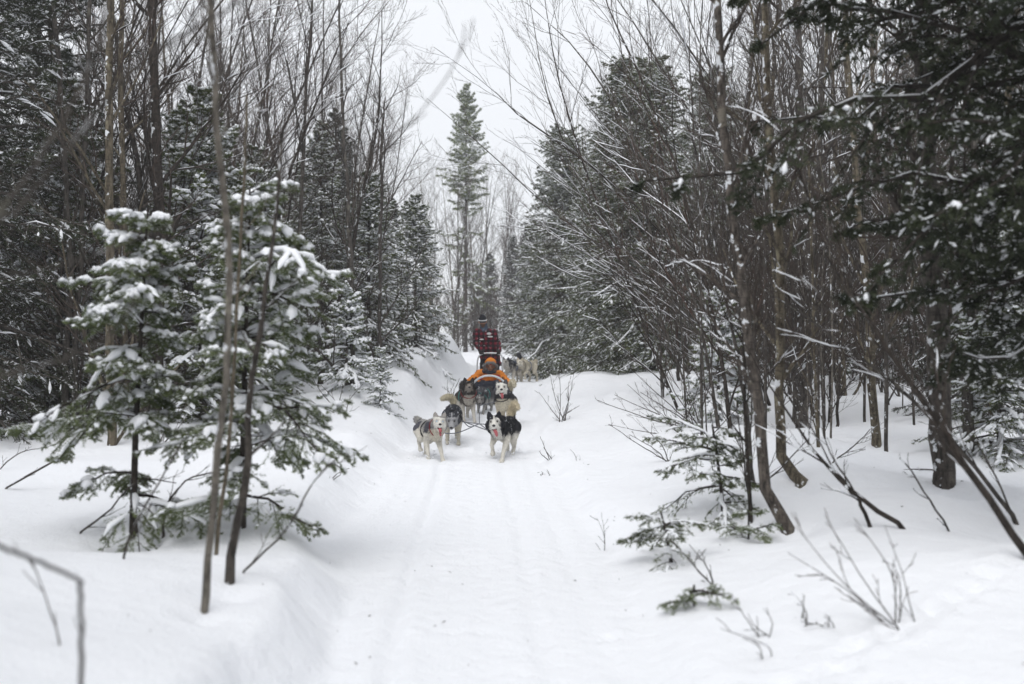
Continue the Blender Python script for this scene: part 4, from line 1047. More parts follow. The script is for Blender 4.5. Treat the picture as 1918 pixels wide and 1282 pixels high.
def make_dog(seed, label, loc, rz, legs, tail, head_pos, head_rot, palette, sc=1.0, hs=1.22, mouth=True, eye='eye_dark', harness='web_blue', collar='web_black', tongue_side=1.0, tongue_len=1.0):
    rng = np.random.default_rng(seed)
    B = Body()
    # trunk: deep chest narrowing to the belly
    B.ball((0, -0.17, 0.47), (0.135, 0.19, 0.155), 'body'); B.ball((0, 0.06, 0.49), (0.12, 0.2, 0.125), 'body'); B.ball((0, 0.29, 0.50), (0.122, 0.14, 0.13), 'body')
    B.chain([(0, -0.2, 0.5), (0, 0.05, 0.51), (0, 0.3, 0.53)], [.12, .108, .105], 'body')
    hp = np.array(head_pos)
    Rm = np.array(Euler(head_rot, 'XYZ').to_matrix()); Rq = Rm; Rm = Rm * hs
    TH = lambda p: np.asarray(p, float) @ Rm.T + hp
    nk0 = np.array([0, -0.22, 0.54]); nk1 = TH([(0, 0.05, -0.05)])[0]
    B.chain([nk0, nk0 * 0.5 + nk1 * 0.5 + [0, -0.0, -0.01], nk1], [.145, .142, .125], 'neck')
    B.chain([(0, -0.30, 0.43), nk0 * 0.6 + nk1 * 0.4 + [0, -0.05, -0.06]], [.09, .095], 'neck')
    # head
    B.ball((0, 0, 0), (.082, .09, .078), 'head', TH, Rm)
    for sx in (-1, 1):
        B.ball((sx * .058, .0, -.035), .056 * hs, 'head', TH)
        B.ball((sx * .03, -.055, .025), .036 * hs, 'head', TH)
        B.chain([(sx * .05, .01, .055), (sx * .058, .012, .09), (sx * .064, .010, .125)], [.040 * hs, .028 * hs, .009 * hs], 'ear', TH)
    B.chain([(0, -.05, -.02), (0, -.11, -.03), (0, -.155, -.032)], [.054 * hs, .043 * hs, .036 * hs], 'head', TH)
    jaw = -0.035 if mouth else 0.0
    B.chain([(0, -.03, -.06), (0, -.09, -.07 + jaw * 0.6), (0, -.125, -.065 + jaw)], [.042 * hs, .027 * hs, .021 * hs], 'head', TH)
    # legs
    for i, (sx, key) in enumerate(((-1, legs[0]), (1, legs[1]))):
        (ey, ez), (wy, wz), (py_, pz) = LEGS[key]
        x = sx * 0.085
        B.chain([(x, -0.20, 0.45), (x * 1.08, ey, ez), (x * 1.02, wy, wz), (x, py_, pz)], [.075, .050, .030, .026], 'leg')
        B.chain([(x, py_, pz), (x, py_ - 0.035, pz - 0.008)], [.036, .032], 'paw')
    for i, (sx, key) in enumerate(((-1, legs[2]), (1, legs[3]))):
        (ey, ez), (wy, wz), (py_, pz) = LEGS[key]
        x = sx * 0.085
        B.chain([(x * 0.9, 0.30, 0.47), (x * 1.12, ey, ez), (x, wy, wz), (x, py_, pz)], [.10, .066, .031, .026], 'leg')
        B.chain([(x, py_, pz), (x, py_ - 0.04, pz - 0.006)], [.035, .031], 'paw')
    tp, tr = TAILS[tail]
    tl = smooth_line(tp, 12); trr = np.interp(np.linspace(0, 1, 12), np.linspace(0, 1, len(tr)), tr)
    B.chain(tl, trr, 'tail')
    me = fuse('body', B.mb, 0.0115, 2)
    V = verts_of(me)
    V += (rng.random((len(V), 1)) - 0.5) * 0.004
    me.vertices.foreach_set('co', V.astype(np.float32).ravel())
    reg = B.regions(V)
    hl = (V - hp) @ Rq / hs
    C = palette(V, reg, hl, rng)
    paint(me, C); me.materials.append(M['coat'])
    me.update()
    t = thing('dog', label, 'dog', loc, rz)
    t.scale = (sc,) * 3
    link('body', me, t)
    # fur: short tufts following the lie of the coat
    nf = len(me.polygons); cen = np.empty(nf * 3, np.float32); me.polygons.foreach_get('center', cen); cen = cen.reshape(-1, 3).astype(float)
    nor = np.empty(nf * 3, np.float32); me.polygons.foreach_get('normal', nor); nor = nor.reshape(-1, 3).astype(float)
    vi = np.array([p.vertices[0] for p in me.polygons])
    pick = rng.integers(0, nf, 16000)
    c, n, rg, col = cen[pick], nor[pick], reg[vi[pick]], C[vi[pick]]
    flow = np.zeros_like(c); ln = np.full(len(c), 0.022)
    bd = (rg == 'body'); flow[bd] = (0, 0.8, -0.5)
    nk = (rg == 'neck'); flow[nk] = (0, 0.5, -0.7); ln[nk] = 0.030
    lg = (rg == 'leg'); flow[lg] = (0, 0.2, -0.9); ln[lg] = 0.012
    hd = (rg == 'head') | (rg == 'ear'); hf = np.array([0, 0.9, -0.2]) @ Rq.T; flow[hd] = hf; ln[hd] = 0.009
    hlp = (c - hp) @ Rq / hs; ck = hd & (np.abs(hlp[:, 0]) > 0.06) & (hlp[:, 2] < 0.03); ln[ck] = 0.016
    tl_ = (rg == 'tail'); flow[tl_] = (0, 0.1, 0.35); ln[tl_] = 0.034
    ln[rg == 'paw'] = 0.01
    dr = unit(n * 0.55 + flow * 0.7 + rng.normal(size=c.shape) * 0.22)
    w = unit(np.cross(dr, rng.normal(size=c.shape))) * 0.0032
    ln = ln * rng.uniform(0.6, 1.2, len(c))
    FV = np.stack([c - w, c + w, c + dr * ln[:, None]], 1).reshape(-1, 3)
    mf = MB(); mf.add(FV, T=np.arange(len(FV)).reshape(-1, 3)); fm = mf.mesh('fur', [M['coat']], False)
    paint(fm, np.repeat(np.clip(col * rng.uniform(0.6, 1.35, (len(c), 1)), 0, 0.85), 3, 0))
    link('fur', fm, t)
    # face
    for sx in (-1, 1):
        e = MB(); e.ball(TH([(sx * .036, -.083, .014)])[0], 0.014, seg=8, rings=6); e.obj('eye', [M[eye]], t)
    e = MB(); e.ball(TH([(0, -.187, -.018)])[0], (0.021, 0.014, 0.015), seg=10, rings=6, rot=Rm); e.obj('nose', [M['nose']], t)
    if mouth:
        e = MB(); e.ball(TH([(0, -.125, -.070)])[0], (0.031, 0.036, 0.017), seg=10, rings=6, rot=Rm); e.obj('mouth', [M['mouth']], t)
        k = tongue_side
        tg = TH(smooth_line([(0, -.10, -.080), (.004 * k, -.15, -.085), (.010 * k, -.168, -.105), (.014 * k, -.166, -.14 - 0.03 * tongue_len)], 8))
        e = MB(); e.tubes(tg, np.array([.015, .019, .021, .022, .022, .021, .018, .009]) * hs, 8, 0); e.obj('tongue', [M['tongue']], t)
    # collar and pulling harness
    def ring(ctr, axis, r, wd, mat, name, squash=1.0):
        ax = unit(np.array(axis, float)); a = unit(np.cross(ax, [1.0, 0.02, 0])); b_ = np.cross(ax, a)
        th = np.linspace(0, 2 * math.pi, 21)
        P = np.array(ctr) + np.outer(np.cos(th), a) * r * squash + np.outer(np.sin(th), b_) * r
        e = MB(); e.tubes(P, np.full(21, wd), 6, 0); return e.obj(name, [M[mat]], t)
    nm = nk0 * 0.42 + nk1 * 0.58
    ring(nm + [0, -0.015, -0.02], nk1 - nk0, 0.146, 0.008, collar, 'collar')
    ring((0, -0.02, 0.485), (0, 1, 0), 0.152, 0.011, harness, 'harness')
    return t

# coats: colour by place on the animal
def blend(a, b, w): return np.asarray(a) * (1 - w[:, None]) + np.asarray(b) * w[:, None]
def coat(top, low, leg, face, cap, tail_c, chest=None, cap_front=-0.045, cap_z=0.045, blaze=0.012, line=0.49, flecks=0.0, patch=None, ear=None, side=0.074, cw=0.10):
    def f(V, reg, hl, rng):
        n = vnoise(V[:, 0] * 22 + 50, V[:, 1] * 22 + V[:, 2] * 17 + 50, 5) * 0.09 + vnoise(V[:, 0] * 60 + 9, V[:, 2] * 60 + V[:, 1] * 41 + 9, 6) * 0.03
        w = np.clip((V[:, 2] + n - line) / 0.05 + 0.5, 0, 1)
        C = blend(low, top, w)
        if patch is not None:
            q = np.clip((vnoise(V[:, 0] * 9 + 3, V[:, 1] * 9 + V[:, 2] * 5 + 3, 8) - 0.02) / 0.12, 0, 1) * (V[:, 2] > 0.46)
            C = blend(C, patch, q)
        if chest is not None:
            q = np.clip((-0.27 - V[:, 1] + n) / 0.04, 0, 1) * (np.abs(V[:, 0]) < cw + n) * (V[:, 2] < 0.54)
            q = np.where((reg == 'body') | (reg == 'neck'), q, 0); C = blend(C, chest, q)
        lgm = (reg == 'leg') | (reg == 'paw')
        q = np.where(lgm, np.clip((0.40 + n - V[:, 2]) / 0.06, 0, 1), 0); C = blend(C, leg, q)
        tm = reg == 'tail'
        q = np.where(tm, np.clip((V[:, 2] + n - 0.61) / 0.04, 0, 1), 0); C = blend(C, tail_c, q)
        hm = (reg == 'head') | (reg == 'ear')
        x, y, z = hl[:, 0], hl[:, 1], hl[:, 2]
        nn = n * 0.35
        dark = np.maximum(np.clip((z + nn - cap_z - 0.35 * np.clip(-y - 0.02, 0, 0.1)) / 0.014, 0, 1), np.clip((np.abs(x) + nn - side) / 0.012, 0, 1) * (z > -0.10))
        dark = np.maximum(dark, np.clip((y - 0.035) / 0.02, 0, 1))
        brow = np.exp(-((np.abs(x) - 0.037) / 0.016) ** 2 - ((z - 0.024) / 0.020) ** 2) * (y < 0.0)
        dark = np.maximum(dark, brow * 0.9)
        if blaze: dark = dark * (1 - np.clip((blaze - np.abs(x)) / 0.006, 0, 1) * (y < 0.03))
        Ch = blend(face, cap, np.clip(dark, 0, 1))
        C = np.where(hm[:, None], Ch, C)
        if ear is not None: C = np.where((reg == 'ear')[:, None] & (z > 0.075)[:, None], np.asarray(ear), C)
        if flecks:
            fl = vnoise(V[:, 0] * 75 + 11, V[:, 1] * 75 + V[:, 2] * 63 + 11, 9)
            up = (V[:, 2] > 0.42) & ((reg == 'body') | (reg == 'neck') | (reg == 'ear') | (hm & (z > 0.03)))
            C = np.where((up & (fl > 0.5 - flecks))[:, None], np.array([0.75, 0.77, 0.8]), C)
        return C
    return f
CREAM, WHITE, BLACK = (0.60, 0.54, 0.42), (0.74, 0.72, 0.67), (0.022, 0.022, 0.026)
pal_a = coat((0.36, 0.35, 0.34), (0.64, 0.61, 0.55), (0.68, 0.65, 0.58), (0.70, 0.68, 0.63), (0.26, 0.25, 0.24), (0.42, 0.41, 0.38), chest=(0.64, 0.60, 0.51), line=0.52, patch=(0.10, 0.10, 0.12), blaze=0.0, cap_z=0.05, flecks=0.05, ear=(0.33, 0.31, 0.29))
pal_b = coat(BLACK, (0.55, 0.53, 0.5), (0.70, 0.67, 0.60), WHITE, BLACK, (0.60, 0.53, 0.39), chest=WHITE, line=0.38, blaze=0.010, cap_z=0.024, flecks=0.10, ear=BLACK, side=0.054, cw=0.055)
pal_c = coat((0.04, 0.042, 0.05), (0.22, 0.22, 0.23), (0.60, 0.56, 0.47), (0.36, 0.36, 0.37), (0.06, 0.062, 0.07), (0.55, 0.50, 0.38), chest=(0.36, 0.36, 0.37), line=0.44, blaze=0.010, cap_z=0.03, flecks=0.12)
pal_d = coat((0.06, 0.054, 0.05), (0.11, 0.095, 0.085), (0.56, 0.53, 0.48), (0.26, 0.235, 0.21), (0.03, 0.027, 0.026), (0.09, 0.085, 0.08), chest=(0.5, 0.47, 0.42), line=0.42, blaze=0.0, cap_z=0.005, flecks=0.08, side=0.06)
pal_e = coat((0.06, 0.06, 0.065), (0.62, 0.57, 0.47), CREAM, WHITE, (0.08, 0.08, 0.09), (0.60, 0.55, 0.43), chest=(0.66, 0.61, 0.50), line=0.50, blaze=0.020, cap_z=0.05, flecks=0.10)
pal_f = coat((0.05, 0.05, 0.055), (0.3, 0.28, 0.26), (0.52, 0.48, 0.42), (0.4, 0.38, 0.35), (0.04, 0.04, 0.045), (0.06, 0.06, 0.065), chest=(0.5, 0.47, 0.42), line=0.46, flecks=0.08)
pal_g = coat((0.58, 0.53, 0.43), (0.64, 0.59, 0.49), (0.64, 0.59, 0.49), (0.66, 0.62, 0.54), (0.45, 0.40, 0.32), (0.6, 0.54, 0.42), line=0.48, blaze=0.02, flecks=0.04)

pal_h = coat((0.07, 0.07, 0.078), (0.12, 0.12, 0.125), (0.36, 0.35, 0.33), (0.24, 0.23, 0.22), (0.05, 0.05, 0.055), (0.08, 0.08, 0.085), line=0.40, flecks=0.14)
def on_trail(px, d, lift=0.0):
    x = at_px(px, d); return (x, d, gz(x, d) + lift)
DOG = {}
DOG['a'] = make_dog(801, 'grey and white husky leading on the left, tongue hanging out', on_trail(804, 13.75, -0.04), 0.40, ('f_stand', 'f_reach', 'h_lift', 'h_push'), 'low', (0.03, -0.42, 0.64), (-0.02, 0.06, -0.28), pal_a, 0.86, eye='eye_blue', collar='web_red', harness='web_black', tongue_side=1.0, tongue_len=0.9)
DOG['b'] = make_dog(802, 'black and white malamute leading on the right with its pink tongue out', on_trail(945, 13.9, -0.05), -0.28, ('f_lift', 'f_reach', 'h_push', 'h_reach'), 'plume', (-0.02, -0.44, 0.60), (0.05, -0.06, 0.24), pal_b, 0.94, eye='eye_dark', harness='web_black', tongue_side=2.0, tongue_len=0.3)
DOG['c'] = make_dog(803, 'dark grey husky with a cream tail, head lowered, behind the grey and white leader', on_trail(848, 15.3, -0.04), 0.10, ('f_push', 'f_stand', 'h_stand', 'h_push'), 'wide', (-0.03, -0.46, 0.47), (0.55, 0, -0.1), pal_c, 0.92, mouth=False, harness='web_blue')
DOG['d'] = make_dog(804, 'dark brown grey wolf coloured husky behind the dark grey one, ears pricked', on_trail(873, 17.9, -0.04), 0.22, ('f_stand', 'f_reach', 'h_push', 'h_stand'), 'curl_low', (-0.02, -0.40, 0.71), (-0.02, 0, -0.12), pal_d, 0.94, mouth=False, harness='web_teal', collar='web_red')
DOG['e'] = make_dog(805, 'white faced husky with a dark cap looking over the right leader', on_trail(947, 17.0, -0.04), -0.12, ('f_stand', 'f_lift', 'h_stand', 'h_push'), 'fluff', (-0.02, -0.38, 0.72), (-0.05, 0, 0.12), pal_e, 0.98, mouth=True, harness='web_black', tongue_len=0.3)
DOG['f'] = make_dog(806, 'dark husky of the second team coming up behind the sled', on_trail(961, 30.5, -0.02), -0.45, ('f_reach', 'f_stand', 'h_push', 'h_stand'), 'curl', (-0.02, -0.44, 0.60), (-0.05, 0, 0.1), pal_f, 1.08, mouth=False)
DOG['g'] = make_dog(807, 'cream husky of the second team half hidden by the spruce boughs', on_trail(988, 31.0, -0.02), -0.5, ('f_stand', 'f_lift', 'h_stand', 'h_push'), 'low', (-0.02, -0.44, 0.58), (-0.05, 0, 0.1), pal_g, 1.05, mouth=False)
DOG['h'] = make_dog(808, 'blue grey husky half hidden between the wolf coloured one and the sled', on_trail(907, 18.9, -0.05), -0.25, ('f_stand', 'f_reach', 'h_push', 'h_stand'), 'low', (0.02, -0.46, 0.42), (0.4, 0, 0.3), pal_h, 0.80, mouth=False, harness='web_teal', collar='web_teal')

# ------------------------------------------------------------------ cloth and people
def plaid_mat():
    m, nt, b = new_mat('red and black plaid wool')
    tc = nt.nodes.new('ShaderNodeTexCoord'); sp = nt.nodes.new('ShaderNodeSeparateXYZ')
    nt.links.new(tc.outputs['Object'], sp.inputs[0])
    def stripe(a, b2=None):
        s = nt.nodes.new('ShaderNodeMath'); s.operation = 'ADD'
        nt.links.new(a, s.inputs[0])
        if b2 is not None: nt.links.new(b2, s.inputs[1])
        else: s.inputs[1].default_value = 0.0
        k = nt.nodes.new('ShaderNodeMath'); k.operation = 'MULTIPLY'; k.inputs[1].default_value = 9.5
        f = nt.nodes.new('ShaderNodeMath'); f.operation = 'FRACT'
        g = nt.nodes.new('ShaderNodeMath'); g.operation = 'GREATER_THAN'; g.inputs[1].default_value = 0.5
        nt.links.new(s.outputs[0], k.inputs[0]); nt.links.new(k.outputs[0], f.inputs[0]); nt.links.new(f.outputs[0], g.inputs[0])
        return g.outputs[0]
    s1 = stripe(sp.outputs[0]); s2 = stripe(sp.outputs[2])
    ad = nt.nodes.new('ShaderNodeMath'); ad.operation = 'ADD'; nt.links.new(s1, ad.inputs[0]); nt.links.new(s2, ad.inputs[1])
    hf = nt.nodes.new('ShaderNodeMath'); hf.operation = 'MULTIPLY'; hf.inputs[1].default_value = 0.5; nt.links.new(ad.outputs[0], hf.inputs[0])
    cr = nt.nodes.new('ShaderNodeValToRGB'); cr.color_ramp.interpolation = 'CONSTANT'
    e = cr.color_ramp.elements; e[0].position = 0; e[0].color = (0.15, 0.009, 0.022, 1); e[1].position = 0.25; e[1].color = (0.035, 0.004, 0.009, 1)
    k = e.new(0.75); k.color = (0.008, 0.008, 0.011, 1)
    nt.links.new(hf.outputs[0], cr.inputs[0])
    sn, sr = noise_ramp(nt, 26, [(0.66, (0, 0, 0)), (0.70, (0.7, 0.7, 0.7))], 2)
    mx = nt.nodes.new('ShaderNodeMixRGB'); nt.links.new(sr.outputs[0], mx.inputs[0]); nt.links.new(cr.outputs[0], mx.inputs[1]); mx.inputs[2].default_value = (0.75, 0.77, 0.8, 1)
    nt.links.new(mx.outputs[0], b.inputs['Base Color'])
    return m
def cloth_mat(name, c, snow=0.70):
    m, nt, b = new_mat(name)
    nz, cr = noise_ramp(nt, 9, [(0.3, [x * 0.78 for x in c]), (0.7, [min(1, x * 1.15) for x in c])], 4)
    sn, sr = noise_ramp(nt, 24, [(snow, (0, 0, 0)), (snow + 0.04, (0.7, 0.7, 0.7))], 2)
    mx = nt.nodes.new('ShaderNodeMixRGB'); nt.links.new(sr.outputs[0], mx.inputs[0]); nt.links.new(cr.outputs[0], mx.inputs[1]); mx.inputs[2].default_value = (0.75, 0.77, 0.8, 1)
    nt.links.new(mx.outputs[0], b.inputs['Base Color'])
    bump(nt, b, nz.outputs[0], 0.5, 0.03)
    return m
M['plaid'] = plaid_mat()
M['trousers'] = cloth_mat('black snow trousers', (0.014, 0.014, 0.018))
M['orange'] = cloth_mat('orange parka cloth', (0.62, 0.20, 0.022), 0.72)
M['orange_red'] = cloth_mat('red patch cloth', (0.40, 0.035, 0.025), 0.9)
M['navy'] = cloth_mat('navy sled bag', (0.014, 0.016, 0.028), 0.68)
M['hat'] = cloth_mat('dark knit hat', (0.012, 0.013, 0.018), 0.74)
M['white_knit'] = cloth_mat('white knit band', (0.6, 0.61, 0.62), 0.95)
M['gaiter'] = cloth_mat('blue grey neck gaiter', (0.06, 0.08, 0.12), 0.66)
M['fur_trim'] = cloth_mat('grey hood trim', (0.17, 0.16, 0.155), 0.66)
M['glove'] = flat('dark gloves', (0.02, 0.019, 0.02), 0.8)
M['boot'] = flat('black boots', (0.018, 0.017, 0.017), 0.7)
M['lens'] = flat('dark goggle lens', (0.012, 0.012, 0.015), 0.2, spec=0.6)
M['pale_plastic'] = flat('pale grey plastic bow', (0.62, 0.64, 0.66), 0.5)
M['sled_wood'] = flat('dark sled wood', (0.05, 0.036, 0.026), 0.6)
M['patch_white'] = flat('pale cloth patch', (0.5, 0.5, 0.5), 0.9)

def part(B, name, mat, t, voxel=0.014, sm=3, wrinkle=0.0, seed=0):
    me = fuse(name, B.mb, voxel, sm)
    if wrinkle:
        V = verts_of(me); N = np.empty(len(V) * 3, np.float32); me.vertices.foreach_get('normal', N); N = N.reshape(-1, 3)
        w = vnoise(V[:, 0] * 11 + V[:, 1] * 9 + 40, V[:, 2] * 15 + 40, seed) + 0.5 * vnoise(V[:, 0] * 27 + 40, V[:, 2] * 34 + V[:, 1] * 20 + 40, seed + 1)
        me.vertices.foreach_set('co', (V + N * (w * wrinkle)[:, None]).astype(np.float32).ravel()); me.update()
    me.materials.append(M[mat]); return link(name, me, t)

def hand(B, wrist, grip, side, region='hand'):
    """a gloved hand closed round a bar that runs along X at GRIP."""
    w = np.array(wrist); g = np.array(grip)
    palm = g + np.array([0, 0.035, 0.012])
    B.chain([w, palm], [.034, .036], region)
    for k, (dx, L) in enumerate(((-.033, .9), (-.011, 1.0), (.011, .95), (.033, .8))):
        k0 = palm + [dx, -0.005, 0.022]
        B.chain([k0, g + [dx, -0.030 * L, 0.026], g + [dx, -0.040 * L, -0.008], g + [dx, -0.012, -0.030]], [.0125, .0115, .0105, .0095], region)
    B.chain([palm + [-side * 0.03, 0.0, -0.005], g + [-side * 0.045, 0.0, -0.028], g + [-side * 0.035, -0.03, -0.030]], [.015, .0125, .011], region)

def face_parts(t, T, skin_open=True):
    for sx in (-1, 1):
        e = MB(); e.ball(T([(sx * .033, -.088, .012)])[0], 0.011, seg=8, rings=6); e.obj('eye', [M['eye_dark']], t)
    e = MB(); e.tubes(T(np.array([(-.026, -.092, -.052), (0, -.101, -.054), (.026, -.092, -.052)])), np.array([.003, .006, .003]), 6); e.obj('mouth', [M['mouth']], t)

def head(B, T, Rm=None):
    B.ball((0, 0, 0.015), (.078, .095, .10), 'head', T, Rm); B.chain([(0, -.03, -.05), (0, -.055, -.085)], [.062, .038], 'head', T)
    B.chain([(0, -.092, .02), (0, -.112, -.018)], [.011, .016], 'head', T)
    for sx in (-1, 1): B.chain([(sx * .078, .01, .02), (sx * .082, .012, -.02)], [.018, .014], 'head', T)

# the musher, standing on the runners and holding the handlebar
SX, SY = at_px(917, 22.2), 22.2
SZ = gz(SX, SY) + 0.03
musher = thing('person', 'standing musher in a red and black plaid jacket and dark hat, gripping the sled handlebar', 'person', (SX, SY, SZ), 0.02)
lean = lambda p: np.asarray(p, float) + np.stack([-(np.asarray(p, float)[:, 2] - 0.9) * 0.20, np.asarray(p, float)[:, 2] * 0.0, np.zeros(len(p))], -1)
HR = np.array(Euler((0.22, -0.06, 0.05), 'XYZ').to_matrix()); HC = lean([(0, -0.05, 1.66)])[0]
HT = lambda p: np.asarray(p, float) @ HR.T + HC
grips = [np.array([-0.17, -0.36, 0.98]), np.array([0.20, -0.36, 0.98])]
B = Body(); head(B, HT, HR)
B.chain(lean([(0, -0.02, 1.6), (0, 0, 1.48), (0, 0, 1.2), (0, 0, 0.95)]), [.058, .062, .14, .14], 'torso')
for sx, g in zip((-1, 1), grips):
    B.chain(np.vstack([lean([(sx * .17, 0, 1.44), (sx * .23, -.06, 1.18)]), [g + [0, .10, .05]]]), [.06, .045, .032], 'arm')
    B.chain([(sx * .10, 0, .92), (sx * .12, -.05, .52), (sx * .13, 0.02, .12)], [.085, .065, .045], 'leg')
me = fuse('body', B.mb, 0.0125, 2); V = verts_of(me); hl = (V - HC) @ HR
C = np.tile(np.array([0.42, 0.23, 0.16]), (len(V), 1))
beard = (hl[:, 2] < -0.035) & (np.abs(hl[:, 0]) < 0.09) & (hl[:, 1] < 0.02); C[beard] = (0.10, 0.06, 0.04)
paint(me, C); me.materials.append(M['skin']); link('body', me, musher)
face_parts(musher, HT)
B = Body()
B.ball((0, .006, .055), (.092, .108, .085), 'hat', HT, HR); B.chain([(0, .01, .10), (0, .01, .125)], [.07, .05], 'hat', HT)
hat = part(B, 'hat', 'hat', musher, 0.01, 2)
th = np.linspace(0, 2 * math.pi, 25)
e = MB(); e.tubes(HT(np.stack([.091 * np.cos(th), .006 + .106 * np.sin(th), np.full(25, .046)], -1)), np.full(25, .012), 6); e.obj('hat_band', [M['white_knit']], musher)
e = MB(); e.tubes(HT(np.stack([np.linspace(-.07, .07, 9), -.083 - .02 * np.cos(np.linspace(-1.5, 1.5, 9)), np.full(9, .014)], -1)), np.full(9, .019), 8, cap=True); e.obj('goggles', [M['lens']], musher)
B = Body(); B.chain(lean([(0, -.015, 1.58), (0, -.01, 1.50), (0, 0, 1.43)]), [.083, .10, .12], 'neck'); part(B, 'neck_gaiter', 'gaiter', musher, 0.013, 2, 0.02, 3)
B = Body()
B.chain(lean([(-.08, 0, 1.40), (-.075, 0, 1.15), (-.09, 0, .9), (-.10, 0, .74)]), [.125, .135, .135, .13], 'jacket'); B.chain(lean([(.08, 0, 1.40), (.075, 0, 1.15), (.09, 0, .9), (.10, 0, .74)]), [.125, .135, .135, .13], 'jacket')
B.chain(lean([(0, -.04, 1.36), (0, -.06, .8)]), [.13, .14], 'jacket')
for sx, g in zip((-1, 1), grips):
    B.chain(np.vstack([lean([(sx * .175, 0, 1.43), (sx * .235, -.05, 1.17)]), [g + [sx * .01, .11, .05]]]), [.088, .075, .058], 'jacket')
part(B, 'jacket', 'plaid', musher, 0.016, 3, 0.03, 7)
B = Body()
for sx in (-1, 1): B.chain([(sx * .10, 0, .90), (sx * .12, -.05, .52), (sx * .13, 0.02, .18)], [.115, .092, .078], 'trousers')
part(B, 'trousers', 'trousers', musher, 0.016, 3, 0.025, 9)
for sx, g in zip((-1, 1), grips):
    B = Body(); B.chain([(sx * .13, .05, .10), (sx * .13, -.14, .075)], [.062, .05], 'boot'); B.chain([(sx * .13, .03, .10), (sx * .13, .03, .26)], [.066, .07], 'boot'); part(B, 'boot', 'boot', musher, 0.012, 2)
    B = Body(); hand(B, g + [0, .10, .05], g, sx); part(B, 'glove', 'glove', musher, 0.007, 1)
for (x, z, w_, h_) in ((-.10, 1.27, .05, .016), (.10, 1.33, .06, .02), (.085, 1.395, .05, .03)):          # pale patches and snow on the chest
    p = lean([(x, -.19, z)])[0]; e = MB(); e.ball(p + [0, -.004, 0], (w_, .014, h_), seg=10, rings=6); e.obj('chest_patch', [M['patch_white']], musher)

# the sled
sled = thing('dog_sled', 'dog sled with a navy bag, pale front bow and handlebar, carrying the passenger', 'sled', (SX + 0.0, SY, SZ - 0.03), 0.02)
for sx in (-1, 1):
    e = MB(); e.tubes(smooth_line([(sx * .25, .55, .05), (sx * .25, -.5, .05), (sx * .25, -1.9, .05), (sx * .24, -2.25, .10), (sx * .22, -2.42, .28)], 16), np.full(16, .022), 6, cap=True); e.obj('runner', [M['sled_wood']], sled)
    for y in (-.45, -1.0, -1.55):
        e = MB(); e.tubes(np.array([(sx * .25, y, .06), (sx * .27, y + .04, .30), (sx * .28, y + .08, .52)]), np.full(3, .016), 6, cap=True); e.obj('stanchion', [M['sled_wood']], sled)
    e = MB(); e.tubes(smooth_line([(sx * .28, -.30, .62), (sx * .285, -1.0, .50), (sx * .26, -1.7, .42), (sx * .22, -2.05, .36)], 12), np.full(12, .016), 6, cap=True); e.obj('side_rail', [M['sled_wood']], sled)
    e = MB(); e.tubes(np.array([(sx * .25, .1, .075), (sx * .25, .42, .075)]), np.full(2, .035), 6, 0, cap=True); e.obj('foot_board', [M['boot']], sled)
e = MB(); e.tubes(smooth_line([(-.27, -.30, .10), (-.275, -.33, .60), (-.25, -.36, .90), (-.15, -.36, .985), (.02, -.36, 1.0), (.19, -.36, .985), (.28, -.36, .90), (.28, -.33, .60), (.27, -.30, .10)], 30), np.full(30, .018), 7, cap=True); e.obj('handlebar', [M['pale_plastic']], sled)
e = MB(); e.tubes(smooth_line([(-.36, -1.98, .26), (-.33, -2.08, .40), (-.18, -2.22, .53), (.0, -2.27, .57), (.18, -2.22, .53), (.33, -2.08, .40), (.36, -1.98, .26)], 26), np.full(26, .022), 7, cap=True); e.obj('brush_bow', [M['pale_plastic']], sled)
# bag: a trough of cloth hung between the rails
mb = MB(); rows = []
ys = np.linspace(-.32, -2.12, 14); aa = np.linspace(-1, 1, 13)
for i, y in enumerate(ys):
    hw = np.interp(y, [-2.12, -1.6, -.32], [.25, .30, .31]); zt = np.interp(y, [-2.12, -1.7, -1.0, -.32], [.44, .46, .52, .60])
    rows.append([(hw * np.sign(a) * min(1, abs(a) * 1.35) + 0.006 * math.sin(i * 2.1 + k), y, 0.14 + (zt - 0.14) * max(0, (abs(a) - 0.62) / 0.38) ** 0.8 + 0.008 * math.sin(k * 1.7 + i)) for k, a in enumerate(aa)])
Vv = np.array(rows).reshape(-1, 3); nk_ = len(aa)
Qs = [[i * nk_ + k, i * nk_ + k + 1, (i + 1) * nk_ + k + 1, (i + 1) * nk_ + k] for i in range(13) for k in range(nk_ - 1)]
Vo = Vv + np.array([0, 0, -0.02]) + np.stack([np.sign(Vv[:, 0]) * 0.015, 0 * Vv[:, 0], 0 * Vv[:, 0]], -1)
mb.add(Vv, Q=Qs); mb.add(Vo, Q=[q[::-1] for q in Qs])
front = len(ys) - 1
fr = [front * nk_ + k for k in range(nk_)]
mb.add(np.vstack([Vv[fr], [[0, -2.14, .47]]]), T=[[k, k + 1, nk_] for k in range(nk_ - 1)])
mb.obj('sled_bag', [M['navy']], sled)
B = Body(); B.chain([(-.16, -2.12, .36), (.16, -2.12, .36)], [.10, .10], 'roll'); B.chain([(-.18, -1.95, .30), (.18, -1.95, .30)], [.13, .13], 'roll'); part(B, 'bag_front', 'navy', sled, 0.016, 3, 0.03, 12)

